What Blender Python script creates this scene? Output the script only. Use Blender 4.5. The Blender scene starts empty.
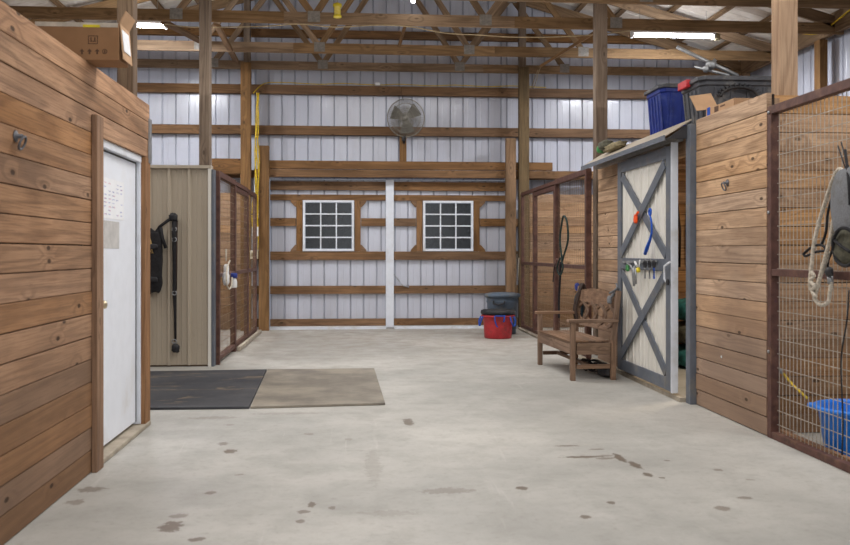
import bpy, math, random
from mathutils import Vector, Matrix
random.seed(7)
PI = math.pi
scn = bpy.context.scene
COL = scn.collection

# ------------------------------------------------------------------ camera geometry (used once, to turn measured sight lines into metres)
F, TH, HC, CX, HY = 880.0, math.atan(68/880), 1.336, 425.0, 252.0
SN, CS = math.sin(TH), math.cos(TH)
def _d(px, py):
    u = (px-CX)/F; v = (HY-py)/F
    return (SN+u*CS, CS-u*SN, v)
def onX(px, py, X):
    a, b, v = _d(px, py); t = X/a
    return Vector((X, b*t, HC+v*t))
def onY(px, py, Y):
    a, b, v = _d(px, py); t = Y/b
    return Vector((a*t, Y, HC+v*t))
def onZ(px, py, z=0.0):
    a, b, v = _d(px, py); t = (z-HC)/v
    return Vector((a*t, b*t, z))

# ------------------------------------------------------------------ mesh helper
ORG = {}
class G:
    def __init__(s):
        s.v = []; s.f = []; s.uv = []; s.r = []; s.sm = []
    def face(s, idx, uv, r, sm=False):
        s.f.append(idx); s.uv.append(uv); s.r.append(r); s.sm.append(sm)
    def obox(s, c, ax, h, r=None, grain=None):
        """oriented box: centre, three unit axes, half sizes; grain = index of axis along the grain"""
        if r is None: r = random.random()
        if grain is None: grain = max(range(3), key=lambda i: h[i])
        ou, ov = random.random()*40, random.random()*40
        c = Vector(c); b = len(s.v)
        for i in (-1, 1):
            for j in (-1, 1):
                for k in (-1, 1):
                    s.v.append(c + ax[0]*(i*h[0]) + ax[1]*(j*h[1]) + ax[2]*(k*h[2]))
        sg = [(i, j, k) for i in (-1, 1) for j in (-1, 1) for k in (-1, 1)]
        fs = [((0,1,3,2), 0), ((4,6,7,5), 0), ((0,4,5,1), 1), ((2,3,7,6), 1), ((0,2,6,4), 2), ((1,5,7,3), 2)]
        flip = ax[0].cross(ax[1]).dot(ax[2]) < 0
        for q, n in fs:
            oth = [i for i in range(3) if i != n]
            if grain in oth:
                ua = grain; va = [i for i in oth if i != grain][0]
            else: ua, va = oth
            uv = [(sg[k][ua]*h[ua]+ou, sg[k][va]*h[va]+ov+n*.37) for k in q]
            q = [b+k for k in q]
            if flip: q = q[::-1]; uv = uv[::-1]
            s.face(q, uv, r)
    def box(s, x0, x1, y0, y1, z0, z1, r=None, grain=None):
        s.obox(((x0+x1)/2, (y0+y1)/2, (z0+z1)/2), (Vector((1,0,0)), Vector((0,1,0)), Vector((0,0,1))),
               (abs(x1-x0)/2, abs(y1-y0)/2, abs(z1-z0)/2), r, grain)
    def bar(s, p, q, w, h, side=Vector((0,1,0)), r=None):
        """beam from p to q; w = size along `side`, h = size along the remaining axis"""
        p = Vector(p); q = Vector(q); a = (q-p); L = a.length; a.normalize()
        b = (Vector(side) - a*a.dot(Vector(side))).normalized(); c = a.cross(b)
        s.obox((p+q)/2, (a, b, c), (L/2, w/2, h/2), r, 0)
    def tube(s, pts, r, n=8, closed=False, rr=None, cap=True):
        pts = [Vector(p) for p in pts]; m = len(pts); b = len(s.v)
        rnd = random.random(); up = None; acc = 0; us = []
        for i, p in enumerate(pts):
            if closed: t = (pts[(i+1) % m]-pts[i-1])
            else: t = pts[min(i+1, m-1)]-pts[max(i-1, 0)]
            if t.length < 1e-9: t = Vector((0,0,1))
            t.normalize()
            if up is None:
                up = Vector((0,0,1)) if abs(t.z) < .9 else Vector((1,0,0))
            up = (up - t*up.dot(t)).normalized(); sd = t.cross(up)
            if i: acc += (p-pts[i-1]).length
            us.append(acc)
            R = r if rr is None else rr[i]
            for k in range(n):
                an = 2*PI*k/n
                s.v.append(p + up*math.cos(an)*R + sd*math.sin(an)*R)
        for i in range(m if closed else m-1):
            j = (i+1) % m
            for k in range(n):
                l = (k+1) % n
                u0, u1 = us[i], us[i+1] if i+1 < m else us[i]+.05
                s.face([b+i*n+k, b+i*n+l, b+j*n+l, b+j*n+k],
                       [(u0, k*r), (u0, (k+1)*r), (u1, (k+1)*r), (u1, k*r)], rnd, True)
        if cap and not closed:
            s.face([b+k for k in range(n)][::-1], [(0, 0)]*n, rnd)
            s.face([b+(m-1)*n+k for k in range(n)], [(0, 0)]*n, rnd)
    def lathe(s, prof, c=(0,0,0), n=32, M=None, sm=True, sx=1, sy=1):
        """prof: list of (radius, z)"""
        b = len(s.v); rnd = random.random(); c = Vector(c)
        for R, z in prof:
            for k in range(n):
                a = 2*PI*k/n; p = Vector((R*math.cos(a)*sx, R*math.sin(a)*sy, z))
                if M: p = M @ p
                s.v.append(p+c)
        for i in range(len(prof)-1):
            for k in range(n):
                l = (k+1) % n
                s.face([b+i*n+k, b+i*n+l, b+(i+1)*n+l, b+(i+1)*n+k],
                       [(k*.05, prof[i][1]), (k*.05+.05, prof[i][1]), (k*.05+.05, prof[i+1][1]), (k*.05, prof[i+1][1])], rnd, sm)
    def blob(s, c, h, nu=20, nv=14, e=.6, amp=.0, fr=9, M=None):
        """soft super-ellipsoid with lumps"""
        b = len(s.v); c = Vector(c); rnd = random.random(); ph = random.random()*9
        sp = lambda x: math.copysign(abs(x)**e, x)
        for j in range(nv+1):
            la = -PI/2+PI*j/nv
            for i in range(nu):
                lo = 2*PI*i/nu
                p = Vector((sp(math.cos(la))*sp(math.cos(lo)), sp(math.cos(la))*sp(math.sin(lo)), sp(math.sin(la))))
                k = 1+amp*(math.sin(p.x*fr+ph)*math.cos(p.z*fr*1.3+ph*2)+math.sin(p.y*fr*1.7+p.z*fr*.8))*.5
                p = Vector((p.x*h[0]*k, p.y*h[1]*k, p.z*h[2]*k))
                if M: p = M @ p
                s.v.append(c+p)
        for j in range(nv):
            for i in range(nu):
                l = (i+1) % nu
                s.face([b+j*nu+i, b+j*nu+l, b+(j+1)*nu+l, b+(j+1)*nu+i],
                       [(i*.03, j*.03), (i*.03+.03, j*.03), (i*.03+.03, j*.03+.03), (i*.03, j*.03+.03)], rnd, True)
    def prism(s, poly, axis, a0, a1, r=None):
        """extrude a 2-D polygon along axis 'X','Y' or 'Z'"""
        if r is None: r = random.random()
        def P(u, v, a):
            return Vector({'X': (a, u, v), 'Y': (u, a, v), 'Z': (u, v, a)}[axis])
        b = len(s.v); n = len(poly); o = random.random()*30
        for a in (a0, a1):
            for u, v in poly: s.v.append(P(u, v, a))
        s.face([b+i for i in range(n)], [(u+o, v+o) for u, v in poly], r)
        s.face([b+n+i for i in range(n)][::-1], [(u+o, v+o) for u, v in poly][::-1], r)
        for i in range(n):
            j = (i+1) % n
            L = math.dist(poly[i], poly[j])
            s.face([b+i, b+n+i, b+n+j, b+j], [(o, o), (o, o+a1-a0), (o+L, o+a1-a0), (o+L, o)], r)
    def sheet(s, prof, P, L0, L1, r=.5):
        """profile [(t, depth)] swept: P(t, depth, l) -> point"""
        b = len(s.v)
        for t, d in prof:
            for l in (L0, L1):
                s.v.append(Vector(P(t, d, l(t) if callable(l) else l)))
        for i in range(len(prof)-1):
            s.face([b+2*i, b+2*i+2, b+2*i+3, b+2*i+1], [(prof[i][0], 0), (prof[i+1][0], 0), (prof[i+1][0], 1), (prof[i][0], 1)], r)
    def build(s, name, m, parent=None, org=None, bevel=0, fix=False):
        if parent is not None: o0 = ORG[parent.name]
        elif org is not None: o0 = Vector(org)
        else:
            xs = [p[0] for p in s.v]; ys = [p[1] for p in s.v]; zs = [p[2] for p in s.v]
            o0 = Vector(((min(xs)+max(xs))/2, (min(ys)+max(ys))/2, min(zs)))
        me = bpy.data.meshes.new(name)
        me.from_pydata([tuple(p-o0) for p in s.v], [], s.f)
        ul = me.uv_layers.new(name='UVMap')
        i = 0
        for poly, uv in zip(me.polygons, s.uv):
            for k, li in enumerate(poly.loop_indices): ul.data[li].uv = uv[k]
        at = me.attributes.new('rnd', 'FLOAT', 'FACE')
        for k, r in enumerate(s.r): at.data[k].value = r
        for k, p in enumerate(me.polygons): p.use_smooth = s.sm[k]
        me.materials.append(m)
        if fix:
            import bmesh
            bm = bmesh.new(); bm.from_mesh(me); bmesh.ops.recalc_face_normals(bm, faces=bm.faces); bm.to_mesh(me); bm.free()
        o = bpy.data.objects.new(name, me); COL.objects.link(o)
        if parent is not None: o.parent = parent
        else: o.location = o0
        ORG[o.name] = o0
        if bevel:
            bv = o.modifiers.new('bevel', 'BEVEL'); bv.width = bevel; bv.segments = 2; bv.limit_method = 'ANGLE'
            bv.angle_limit = math.radians(50)
        return o

def tag(o, label=None, cat=None, group=None, kind=None):
    if label: o['label'] = label
    if cat: o['category'] = cat
    if group: o['group'] = group
    if kind: o['kind'] = kind
    return o
def thing(name, loc, label, cat, group=None, kind=None):
    o = bpy.data.objects.new(name, None); COL.objects.link(o); o.location = loc; o.empty_display_size = .1
    ORG[o.name] = Vector(loc)
    return tag(o, label, cat, group, kind)
def structure(name, loc=(0, 0, 0)):
    return thing(name, loc, None, None, None, 'structure')
X_, Y_, Z_ = Vector((1,0,0)), Vector((0,1,0)), Vector((0,0,1))

# ------------------------------------------------------------------ materials
def srgb(r, g, b):
    f = lambda c: (c/255/12.92) if c/255 <= .04045 else ((c/255+.055)/1.055)**2.4
    return (f(r), f(g), f(b), 1)
class NT:
    def __init__(s, name):
        s.m = bpy.data.materials.new(name); s.m.use_nodes = True
        s.t = s.m.node_tree; s.n = s.t.nodes; s.b = s.n['Principled BSDF']; s.out = s.n['Material Output']
    def L(s, a, b): s.t.links.new(a, b)
    def N(s, typ, **k):
        n = s.n.new(typ)
        for a, b in k.items(): setattr(n, a, b)
        return n
    def val(s, sock, v):
        if isinstance(v, bpy.types.NodeSocket): s.L(v, sock)
        else: sock.default_value = v
    def math(s, op, a, b=0.0, clamp=False):
        n = s.N('ShaderNodeMath', operation=op, use_clamp=clamp); s.val(n.inputs[0], a); s.val(n.inputs[1], b); return n.outputs[0]
    def mix(s, f, a, b, mode='MIX'):
        n = s.N('ShaderNodeMix', data_type='RGBA', blend_type=mode); s.val(n.inputs[0], f); s.val(n.inputs[6], a); s.val(n.inputs[7], b); return n.outputs[2]
    def ramp(s, v, lo, hi, a=0.0, b=1.0):
        n = s.N('ShaderNodeMapRange'); n.interpolation_type = 'SMOOTHSTEP'
        s.val(n.inputs[0], v); n.inputs[1].default_value = lo; n.inputs[2].default_value = hi
        n.inputs[3].default_value = a; n.inputs[4].default_value = b; return n.outputs[0]
    def map(s, v, sc, loc=(0,0,0)):
        n = s.N('ShaderNodeMapping'); s.L(v, n.inputs[0]); n.inputs['Scale'].default_value = sc; n.inputs['Location'].default_value = loc; return n.outputs[0]
    def noise(s, v, scale=1, detail=2, rough=.5, dist=0):
        n = s.N('ShaderNodeTexNoise'); s.L(v, n.inputs['Vector']); n.inputs['Scale'].default_value = scale
        n.inputs['Detail'].default_value = detail; n.inputs['Roughness'].default_value = rough; n.inputs['Distortion'].default_value = dist
        return n.outputs[0]
    def bump(s, h, st, dist=.01):
        n = s.N('ShaderNodeBump'); s.L(h, n.inputs['Height']); n.inputs['Strength'].default_value = st; n.inputs['Distance'].default_value = dist
        s.L(n.outputs[0], s.b.inputs['Normal'])
    def pos(s): return s.N('ShaderNodeNewGeometry').outputs['Position']
    def uv(s):
        n = s.N('ShaderNodeUVMap'); n.uv_map = 'UVMap'; return n.outputs[0]
    def rnd(s):
        n = s.N('ShaderNodeAttribute'); n.attribute_name = 'rnd'; return n.outputs['Fac']

def wood(name, light, mid, dark, grey=None, lo=0.0, hi=1.2, knots=1.0, var=.3, rough=.75, ring=.36):
    t = NT(name); uv = t.uv(); r = t.rnd()
    vo = t.N('ShaderNodeTexVoronoi', voronoi_dimensions='2D'); t.L(t.map(uv, (2.3, 5.2, 1)), vo.inputs['Vector']); vo.inputs['Scale'].default_value = 1
    sepc = t.N('ShaderNodeSeparateColor'); t.L(vo.outputs['Color'], sepc.inputs[0])
    gate = t.ramp(sepc.outputs[0], .62, .64)
    vm = t.N('ShaderNodeVectorMath', operation='MULTIPLY')
    dk = t.math('MULTIPLY', t.ramp(vo.outputs['Distance'], .045, .08, 1, 0), gate)
    dh = t.math('MULTIPLY', t.ramp(vo.outputs['Distance'], .04, .38, 1, 0), gate)
    n1 = t.noise(t.map(uv, (.30, 4.6, 1)), 1, 1.5, .5, .15)
    ph = t.math('ADD', t.math('MULTIPLY', n1, 60), t.math('MULTIPLY', dh, 7))
    ringv = t.math('MULTIPLY_ADD', t.math('SINE', ph), .5); t.n[-1].inputs[2].default_value = .5
    fine = t.noise(t.map(uv, (3, 130, 1)), 1, 4, .65)
    patch = t.noise(t.map(uv, (.9, 2.5, 1)), 1, 3, .6)
    big = t.noise(t.pos(), 1.3, 3, .6)
    c = t.mix(t.ramp(patch, .3, .7), light, mid)
    c = t.mix(t.math('MULTIPLY', t.ramp(ringv, .35, 1.0), ring), c, dark)
    c = t.mix(t.math('MULTIPLY', t.ramp(fine, .42, .72), .6), c, dark)
    blot = t.noise(t.map(uv, (2.2, 6, 1)), 1, 5, .7, .4)
    c = t.mix(t.math('MULTIPLY', t.ramp(blot, .55, .78), .45), c, dark)
    c = t.mix(t.math('MULTIPLY', t.ramp(blot, .45, .2), .3), c, light)
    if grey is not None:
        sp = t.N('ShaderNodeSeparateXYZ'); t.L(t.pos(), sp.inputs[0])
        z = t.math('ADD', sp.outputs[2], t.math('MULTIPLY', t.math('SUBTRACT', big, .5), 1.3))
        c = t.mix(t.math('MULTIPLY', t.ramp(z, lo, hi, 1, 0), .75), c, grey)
    hs = t.N('ShaderNodeHueSaturation'); t.L(c, hs.inputs['Color'])
    t.L(t.math('MULTIPLY_ADD', r, var), hs.inputs['Value']); t.n[-1].inputs[2].default_value = 1-var*.55
    t.L(t.math('ADD', t.math('MULTIPLY', t.math('FRACT', t.math('MULTIPLY', r, 7.31)), .25), .88), hs.inputs['Saturation'])
    c = hs.outputs[0]
    bb = t.math('MULTIPLY_ADD', big, .45); t.n[-1].inputs[2].default_value = .78
    cb = t.N('ShaderNodeCombineColor')
    for i in range(3): t.L(bb, cb.inputs[i])
    c = t.mix(1.0, c, cb.outputs[0], 'MULTIPLY')
    kd = tuple(x*.28 for x in dark[:3])+(1,)
    c = t.mix(t.math('MULTIPLY', dk, .85*knots), c, kd)
    t.L(c, t.b.inputs['Base Color']); t.b.inputs['Roughness'].default_value = rough
    t.b.inputs['Specular IOR Level'].default_value = .25
    t.bump(t.math('SUBTRACT', t.math('ADD', t.math('MULTIPLY', ringv, .4), fine), dk), .35, .004)
    return t.m

def plain(name, col, rough=.6, metal=0, spec=.4, mottle=.12, sc=8, bump=0, alpha=None, dirt=None, dsc=3):
    t = NT(name); p = t.N('ShaderNodeTexCoord').outputs['Object']
    n = t.noise(p, sc, 4, .6)
    d = tuple(x*(1-mottle*2) for x in col[:3])+(1,); l = tuple(min(1, x*(1+mottle)) for x in col[:3])+(1,)
    c = t.mix(t.ramp(n, .25, .75), d, l)
    if dirt is not None:
        c = t.mix(t.ramp(t.noise(p, dsc, 5, .65), .5, .72, 0, .75), c, dirt)
    t.L(c, t.b.inputs['Base Color'])
    t.b.inputs['Roughness'].default_value = rough; t.b.inputs['Metallic'].default_value = metal
    t.b.inputs['Specular IOR Level'].default_value = spec
    if bump: t.bump(n, bump, .01)
    return t.m
def emis(name, col, st):
    t = NT(name); t.b.inputs['Emission Color'].default_value = col; t.b.inputs['Emission Strength'].default_value = st
    n = t.noise(t.N('ShaderNodeTexCoord').outputs['Object'], 2, 1); t.L(t.mix(n, col, (1,1,1,1)), t.b.inputs['Base Color'])
    return t.m

M = {}
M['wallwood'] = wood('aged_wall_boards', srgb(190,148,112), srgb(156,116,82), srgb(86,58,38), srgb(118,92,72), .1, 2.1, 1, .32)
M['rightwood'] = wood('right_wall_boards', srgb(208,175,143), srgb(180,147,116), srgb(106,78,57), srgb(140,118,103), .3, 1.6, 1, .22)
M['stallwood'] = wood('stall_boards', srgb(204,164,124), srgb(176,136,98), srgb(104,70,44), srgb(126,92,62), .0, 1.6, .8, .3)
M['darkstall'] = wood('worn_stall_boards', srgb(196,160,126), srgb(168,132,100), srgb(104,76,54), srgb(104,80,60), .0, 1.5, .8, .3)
M['timber'] = wood('treated_timber', srgb(144,112,80), srgb(116,88,60), srgb(72,53,35), None, knots=.7, var=.22)
M['girt'] = wood('girt_timber', srgb(142,108,76), srgb(114,84,56), srgb(68,49,32), None, knots=.8, var=.25)
M['greypost'] = wood('weathered_post_timber', srgb(134,116,98), srgb(112,94,78), srgb(70,56,46), None, knots=.6, var=.15)
M['palepost'] = wood('pale_post_timber', srgb(186,154,120), srgb(162,128,96), srgb(116,88,64), None, knots=.6, var=.12)
M['greenpost'] = wood('greenish_post_timber', srgb(122,104,80), srgb(100,84,62), srgb(62,50,36), None, knots=.6, var=.12)
M['truss'] = wood('truss_timber', srgb(152,125,96), srgb(124,100,74), srgb(76,58,41), None, knots=.6, var=.35)
M['benchwood'] = wood('bench_wood', srgb(150,122,100), srgb(124,98,79), srgb(74,55,43), None, knots=.3, var=.25, ring=.35)
M['paledoorwood'] = wood('casing_wood', srgb(166,130,100), srgb(138,105,80), srgb(86,62,46), None, knots=.6, var=.15)

def siding(name, col, rough=.38, dirt=(.25,.22,.19,1), amt=.5):
    t = NT(name); p = t.pos()
    n = t.noise(t.map(p, (1.5, 1.5, .5)), 1, 5, .6); n2 = t.noise(p, 14, 3, .6)
    c = t.mix(t.ramp(n, .42, .8, 0, amt), col, dirt)
    c = t.mix(t.ramp(n2, .6, .8, 0, .15), c, dirt)
    t.L(c, t.b.inputs['Base Color']); t.b.inputs['Roughness'].default_value = rough
    t.L(t.ramp(n2, .2, .8, rough-.05, rough+.10), t.b.inputs['Roughness'])
    t.b.inputs['Specular IOR Level'].default_value = .5
    t.bump(t.noise(t.map(p, (4, 4, .6)), 1, 2), .35, .02)
    return t.m
M['white_metal'] = siding('white_ribbed_metal', srgb(192,195,207), .17, srgb(138,132,128), .35)
M['roof_metal'] = siding('roof_metal', srgb(226,218,208), .5, srgb(140,122,104), .7)
M['tan_metal'] = siding('tan_ribbed_metal', srgb(178,167,150), .45, srgb(140,126,108), .4)
M['door_panel'] = siding('cream_door_metal', srgb(218,215,207), .5, srgb(176,168,152), .3)
M['white_door'] = plain('white_painted_door', srgb(234,239,248), .45, mottle=.02, dirt=srgb(216,216,218), dsc=2)
M['white_trim'] = plain('white_trim_metal', srgb(222,226,234), .45, mottle=.03, dirt=srgb(196,194,192), dsc=3)
M['grey_trim'] = plain('blue_grey_paint', srgb(98,104,114), .5, mottle=.08, dirt=srgb(122,118,112), dsc=5)
M['rust_steel'] = plain('brown_oxide_steel', srgb(92,62,54), .6, .1, .4, .2, 12, .1, dirt=srgb(120,88,70), dsc=9)
M['wire'] = plain('galvanised_wire', srgb(184,174,160), .45, .3, .5, .15, 20)
M['rusty_wire'] = plain('dull_wire', srgb(146,124,98), .6, .3, .4, .2, 10)
M['steel'] = plain('galvanised_steel', srgb(160,162,164), .4, .7, .5, .1, 20)
M['dull'] = plain('dull_dark_iron', srgb(104,104,108), .5, .6)
M['plate'] = plain('truss_plate_steel', srgb(140,136,130), .5, .4, .5, .15, 30, .2)
M['brass'] = plain('brass', srgb(206,190,160), .3, .8)
M['black'] = plain('black_plastic', srgb(38,38,42), .5, mottle=.2, dirt=srgb(78,74,70), dsc=6)
M['dark_rubber'] = plain('dark_rubber', srgb(50,50,54), .7, mottle=.2, dirt=srgb(96,92,84), dsc=3)
M['blackcloth'] = plain('black_webbing', srgb(34,33,36), .85, mottle=.25, sc=30, bump=.3)
M['bin_grey'] = plain('slate_grey_plastic', srgb(84,98,114), .5, mottle=.12, dirt=srgb(112,110,104), dsc=5)
M['tote'] = plain('charcoal_tote_plastic', srgb(72,74,80), .5, mottle=.12, dirt=srgb(120,118,114), dsc=7)
M['blue_plastic'] = plain('navy_blue_plastic', srgb(30,50,132), .4, mottle=.12, dirt=srgb(70,84,140), dsc=6)
M['tub_blue'] = plain('bright_blue_plastic', srgb(30,124,226), .35, mottle=.1, dirt=srgb(70,120,170), dsc=6)
M['red'] = plain('red_plastic', srgb(184,50,56), .45, mottle=.12, dirt=srgb(120,60,58), dsc=6)
M['redbright'] = plain('bright_red_plastic', srgb(200,44,52), .4)
M['blue_rope'] = plain('blue_rope', srgb(24,84,190), .7, mottle=.2, sc=60)
M['orange'] = plain('orange_plastic', srgb(240,84,20), .45)
M['green'] = plain('green_plastic', srgb(60,130,70), .5)
M['yellow'] = plain('yellow_plastic', srgb(220,200,40), .5)
M['yellowcord'] = plain('yellow_cord', srgb(214,180,40), .6, mottle=.2, sc=40)
M['tanwire'] = plain('tan_cable', srgb(176,156,122), .7, mottle=.2)
M['card'] = plain('cardboard', srgb(152,114,80), .85, mottle=.08, sc=5, dirt=srgb(150,112,78), dsc=4)
M['card_in'] = plain('cardboard_inside', srgb(184,148,114), .85, mottle=.08)
M['tape'] = plain('clear_packing_tape', srgb(206,194,176), .25, spec=.7, mottle=.15)
M['yellow_tape'] = plain('yellow_label', srgb(224,206,48), .5)
M['white_label'] = plain('white_label_paper', srgb(226,228,232), .6, mottle=.06, sc=30)
M['ink'] = plain('printed_ink', srgb(92,66,50), .8)
M['paper'] = plain('white_paper', srgb(238,240,244), .8, mottle=.02)
M['paper_grey'] = plain('grey_paper', srgb(196,194,192), .8, mottle=.08, sc=14)
M['blue_ink'] = plain('blue_ink', srgb(168,174,214), .8)
M['red_ink'] = plain('red_ink', srgb(222,176,192), .8)
M['rope'] = plain('cotton_rope', srgb(206,196,180), .9, mottle=.22, sc=70, bump=.6)
M['rope_green'] = plain('dark_green_rope', srgb(44,60,56), .9, mottle=.3, sc=40, bump=.4)
M['mask'] = plain('grey_mesh_fabric', srgb(118,120,124), .8, mottle=.12, sc=90, bump=.3, dirt=srgb(92,88,80), dsc=10)
M['olive'] = plain('olive_fabric', srgb(92,90,76), .9, mottle=.25, sc=30, bump=.4)
M['tanfab'] = plain('tan_fabric', srgb(142,130,100), .9, mottle=.2, sc=30, bump=.4)
M['leather'] = plain('dark_leather', srgb(60,44,36), .6, mottle=.25, sc=20)
M['slate'] = plain('slate_fabric', srgb(48,66,76), .85, mottle=.3, sc=14, bump=.4)
M['teal'] = plain('teal_fabric', srgb(52,120,120), .8, mottle=.3, sc=12, bump=.4)
M['beige_box'] = plain('beige_electrical_plastic', srgb(214,204,180), .5)
M['white_plastic'] = plain('white_plastic', srgb(226,226,226), .45, mottle=.06)
M['fan_metal'] = plain('aged_fan_metal', srgb(150,146,136), .5, .4, .5, .2, 15)
M['fan_blade'] = plain('dusty_fan_blade', srgb(108,104,96), .6, .3, .4, .2, 15)
M['straw'] = plain('straw', srgb(196,166,110), .9)
M['dark'] = plain('dark_backing', srgb(48,36,28), .9)
M['curb'] = plain('pale_concrete_curb', srgb(170,160,144), .85, mottle=.15, sc=6, bump=.2)
M['glow'] = emis('fluorescent_tube_glow', (.93,.94,1,1), 32)
M['bulb'] = emis('bulb_glow', (.95,.97,1,1), 30)

def glass():
    t = NT('dusty_dark_glass'); p = t.pos()
    n = t.noise(p, 9, 4, .6)
    t.L(t.mix(n, srgb(34,38,42), srgb(60,64,68)), t.b.inputs['Base Color'])
    t.b.inputs['Roughness'].default_value = .2; t.b.inputs['Specular IOR Level'].default_value = .35
    t.b.inputs['Transmission Weight'].default_value = .25
    return t.m
M['glass'] = glass()
def flytrap():
    t = NT('yellow_clear_trap'); t.L(t.mix(t.noise(t.N('ShaderNodeTexCoord').outputs['Object'], 60, 2), srgb(236,206,20), srgb(250,240,150)), t.b.inputs['Base Color'])
    t.b.inputs['Roughness'].default_value = .2; t.b.inputs['Transmission Weight'].default_value = .2
    return t.m
M['trap'] = flytrap()

def floor_mat():
    t = NT('worn_concrete'); p = t.pos()
    a = t.noise(p, .45, 4, .6); b = t.noise(p, 3.4, 8, .7, .2); c3 = t.noise(p, 22, 4, .6)
    c = t.mix(t.ramp(a, .35, .65), srgb(160,159,154), srgb(186,184,178))
    c = t.mix(t.ramp(b, .40, .74, 0, .42), c, srgb(140,138,132))
    c = t.mix(t.ramp(t.noise(p, 60, 3, .7), .55, .75, 0, .35), c, srgb(140,134,126))
    c = t.mix(t.ramp(t.noise(t.map(p, (1,1,1), (7,3,0)), 1.4, 5, .7), .55, .8, 0, .5), c, srgb(194,191,186))
    c = t.mix(t.ramp(c3, .5, .8, 0, .35), c, srgb(130,124,116))
    # trodden dirt in front of the doors and at the far end
    sp = t.N('ShaderNodeSeparateXYZ'); t.L(p, sp.inputs[0])
    far = t.math('MULTIPLY', t.ramp(sp.outputs[1], 8.5, 15), t.ramp(b, .25, .7))
    c = t.mix(t.math('MULTIPLY', far, .6), c, srgb(150,136,118))
    # long faint scratches and trowel marks
    sc = t.ramp(t.noise(t.map(p, (9, .5, 1)), 1, 5, .7, .8), .62, .72)
    c = t.mix(t.math('MULTIPLY', sc, .22), c, srgb(208,205,200))
    # wet and dirty spots: x, y, rx, ry, strength
    nz = t.noise(p, 24, 5, .7); nz2 = t.math('MULTIPLY', t.math('SUBTRACT', nz, .5), 2.6)
    st = None
    spots = [(-1.50,4.83,.05,.05,.5),(-1.49,5.08,.075,.06,.6),(-.90,4.36,.055,.085,.95),(-.90,4.54,.04,.04,.6),(-.85,5.98,.045,.06,.9),
             (-.93,6.22,.035,.05,.7),(.40,6.90,.04,.16,.8),(-.28,4.40,.025,.03,.8),(-.275,4.56,.035,.03,.8),(-.24,4.69,.02,.05,.9),
             (-.13,4.62,.02,.03,.7),(.50,4.90,.15,.06,.45),(.93,4.92,.035,.04,.9),(1.47,5.64,.13,.03,.8),(1.60,5.59,.07,.025,.6),(1.70,5.60,.03,.12,.9),(1.74,5.40,.03,.10,.9),(1.74,5.16,.03,.05,.9),(1.80,5.08,.02,.02,.8),(1.62,5.66,.06,.03,.5),
             (1.44,5.97,.1,.02,.7),(1.15,4.36,.03,.03,.8),(-.06,6.3,.03,.04,.4),(-.74,4.16,.04,.03,.9),(-.81,4.96,.03,.03,.8),
             (2.10,4.63,.04,.03,.6),(2.2,5.24,.03,.03,.6),(-.35,6.5,.04,.03,.5),(-1.15,7.2,.2,.06,.35),(-.3,8.9,.05,.05,.3),
             (1.62,5.85,.05,.02,.6),(-.98,6.9,.04,.03,.5),(.1,5.5,.05,.4,.22),(-.55,7.35,.3,.05,.3),(1.9,4.45,.04,.04,.6),
             (1.35,4.6,.02,.03,.8),(1.98,5.5,.02,.02,.8),(.15,4.5,.14,.05,.25),(-.7,5.35,.03,.02,.6),(2.3,5.0,.03,.02,.5)]
    for (x, y, rx, ry, k) in spots:
        dx = t.math('MULTIPLY', t.math('SUBTRACT', sp.outputs[0], x), 1/rx)
        dy = t.math('MULTIPLY', t.math('SUBTRACT', sp.outputs[1], y), 1/ry)
        d = t.math('SQRT', t.math('ADD', t.math('MULTIPLY', dx, dx), t.math('MULTIPLY', dy, dy)))
        m_ = t.math('MULTIPLY', t.ramp(t.math('ADD', d, nz2), .85, 1.1, 1, 0), k)
        st = m_ if st is None else t.math('MAXIMUM', st, m_)
    c = t.mix(t.math('MULTIPLY', st, .9), c, srgb(92,76,60))
    t.L(c, t.b.inputs['Base Color'])
    t.L(t.math('SUBTRACT', t.ramp(b, .2, .8, .48, .7), t.math('MULTIPLY', st, .15)), t.b.inputs['Roughness'])
    t.b.inputs['Specular IOR Level'].default_value = .4
    t.bump(t.math('ADD', b, t.math('MULTIPLY', c3, .4)), .25, .006)
    return t.m
M['floor'] = floor_mat()
def mat_rubber(name, a, b2, amt, streak=False):
    t = NT(name); p = t.pos()
    c = t.mix(t.ramp(t.noise(p, 1.6, 5, .65), .35, .7, 0, amt), a, b2)
    c = t.mix(t.ramp(t.noise(p, 26, 3, .7), .55, .75, 0, .5), c, b2)
    if streak:
        w = t.ramp(t.noise(t.map(p, (1.1, 5, 1)), 1, 3, .6, 1.2), .60, .64); w2 = t.ramp(t.noise(t.map(p, (1.1, 5, 1)), 1, 3, .6, 1.2), .64, .68, 1, 0)
        c = t.mix(t.math('MULTIPLY', t.math('MULTIPLY', w, w2), .5), c, srgb(150,132,106))
    t.L(c, t.b.inputs['Base Color']); t.b.inputs['Roughness'].default_value = .6; t.b.inputs['Specular IOR Level'].default_value = .3
    t.bump(t.noise(p, 60, 2), .2, .004)
    return t.m
M['mat_black'] = mat_rubber('black_rubber_mat', srgb(54,56,62), srgb(86,86,88), .6, True)
M['mat_grey'] = mat_rubber('dusty_rubber_mat', srgb(112,106,98), srgb(152,144,130), .9)

# ------------------------------------------------------------------ setting
YB, XR, XL, YF = 15.60, 7.10, -5.90, -3.0     # back wall, right wall, left wall, near end
XC = .6
def roofz(x): return 6.50 - .28*abs(x-XC)
g = G(); g.box(-6.2, 7.4, YF, 15.9, -.12, 0); fl = g.build('floor', M['floor'], org=(0,0,0)); tag(fl, kind='structure')

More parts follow.
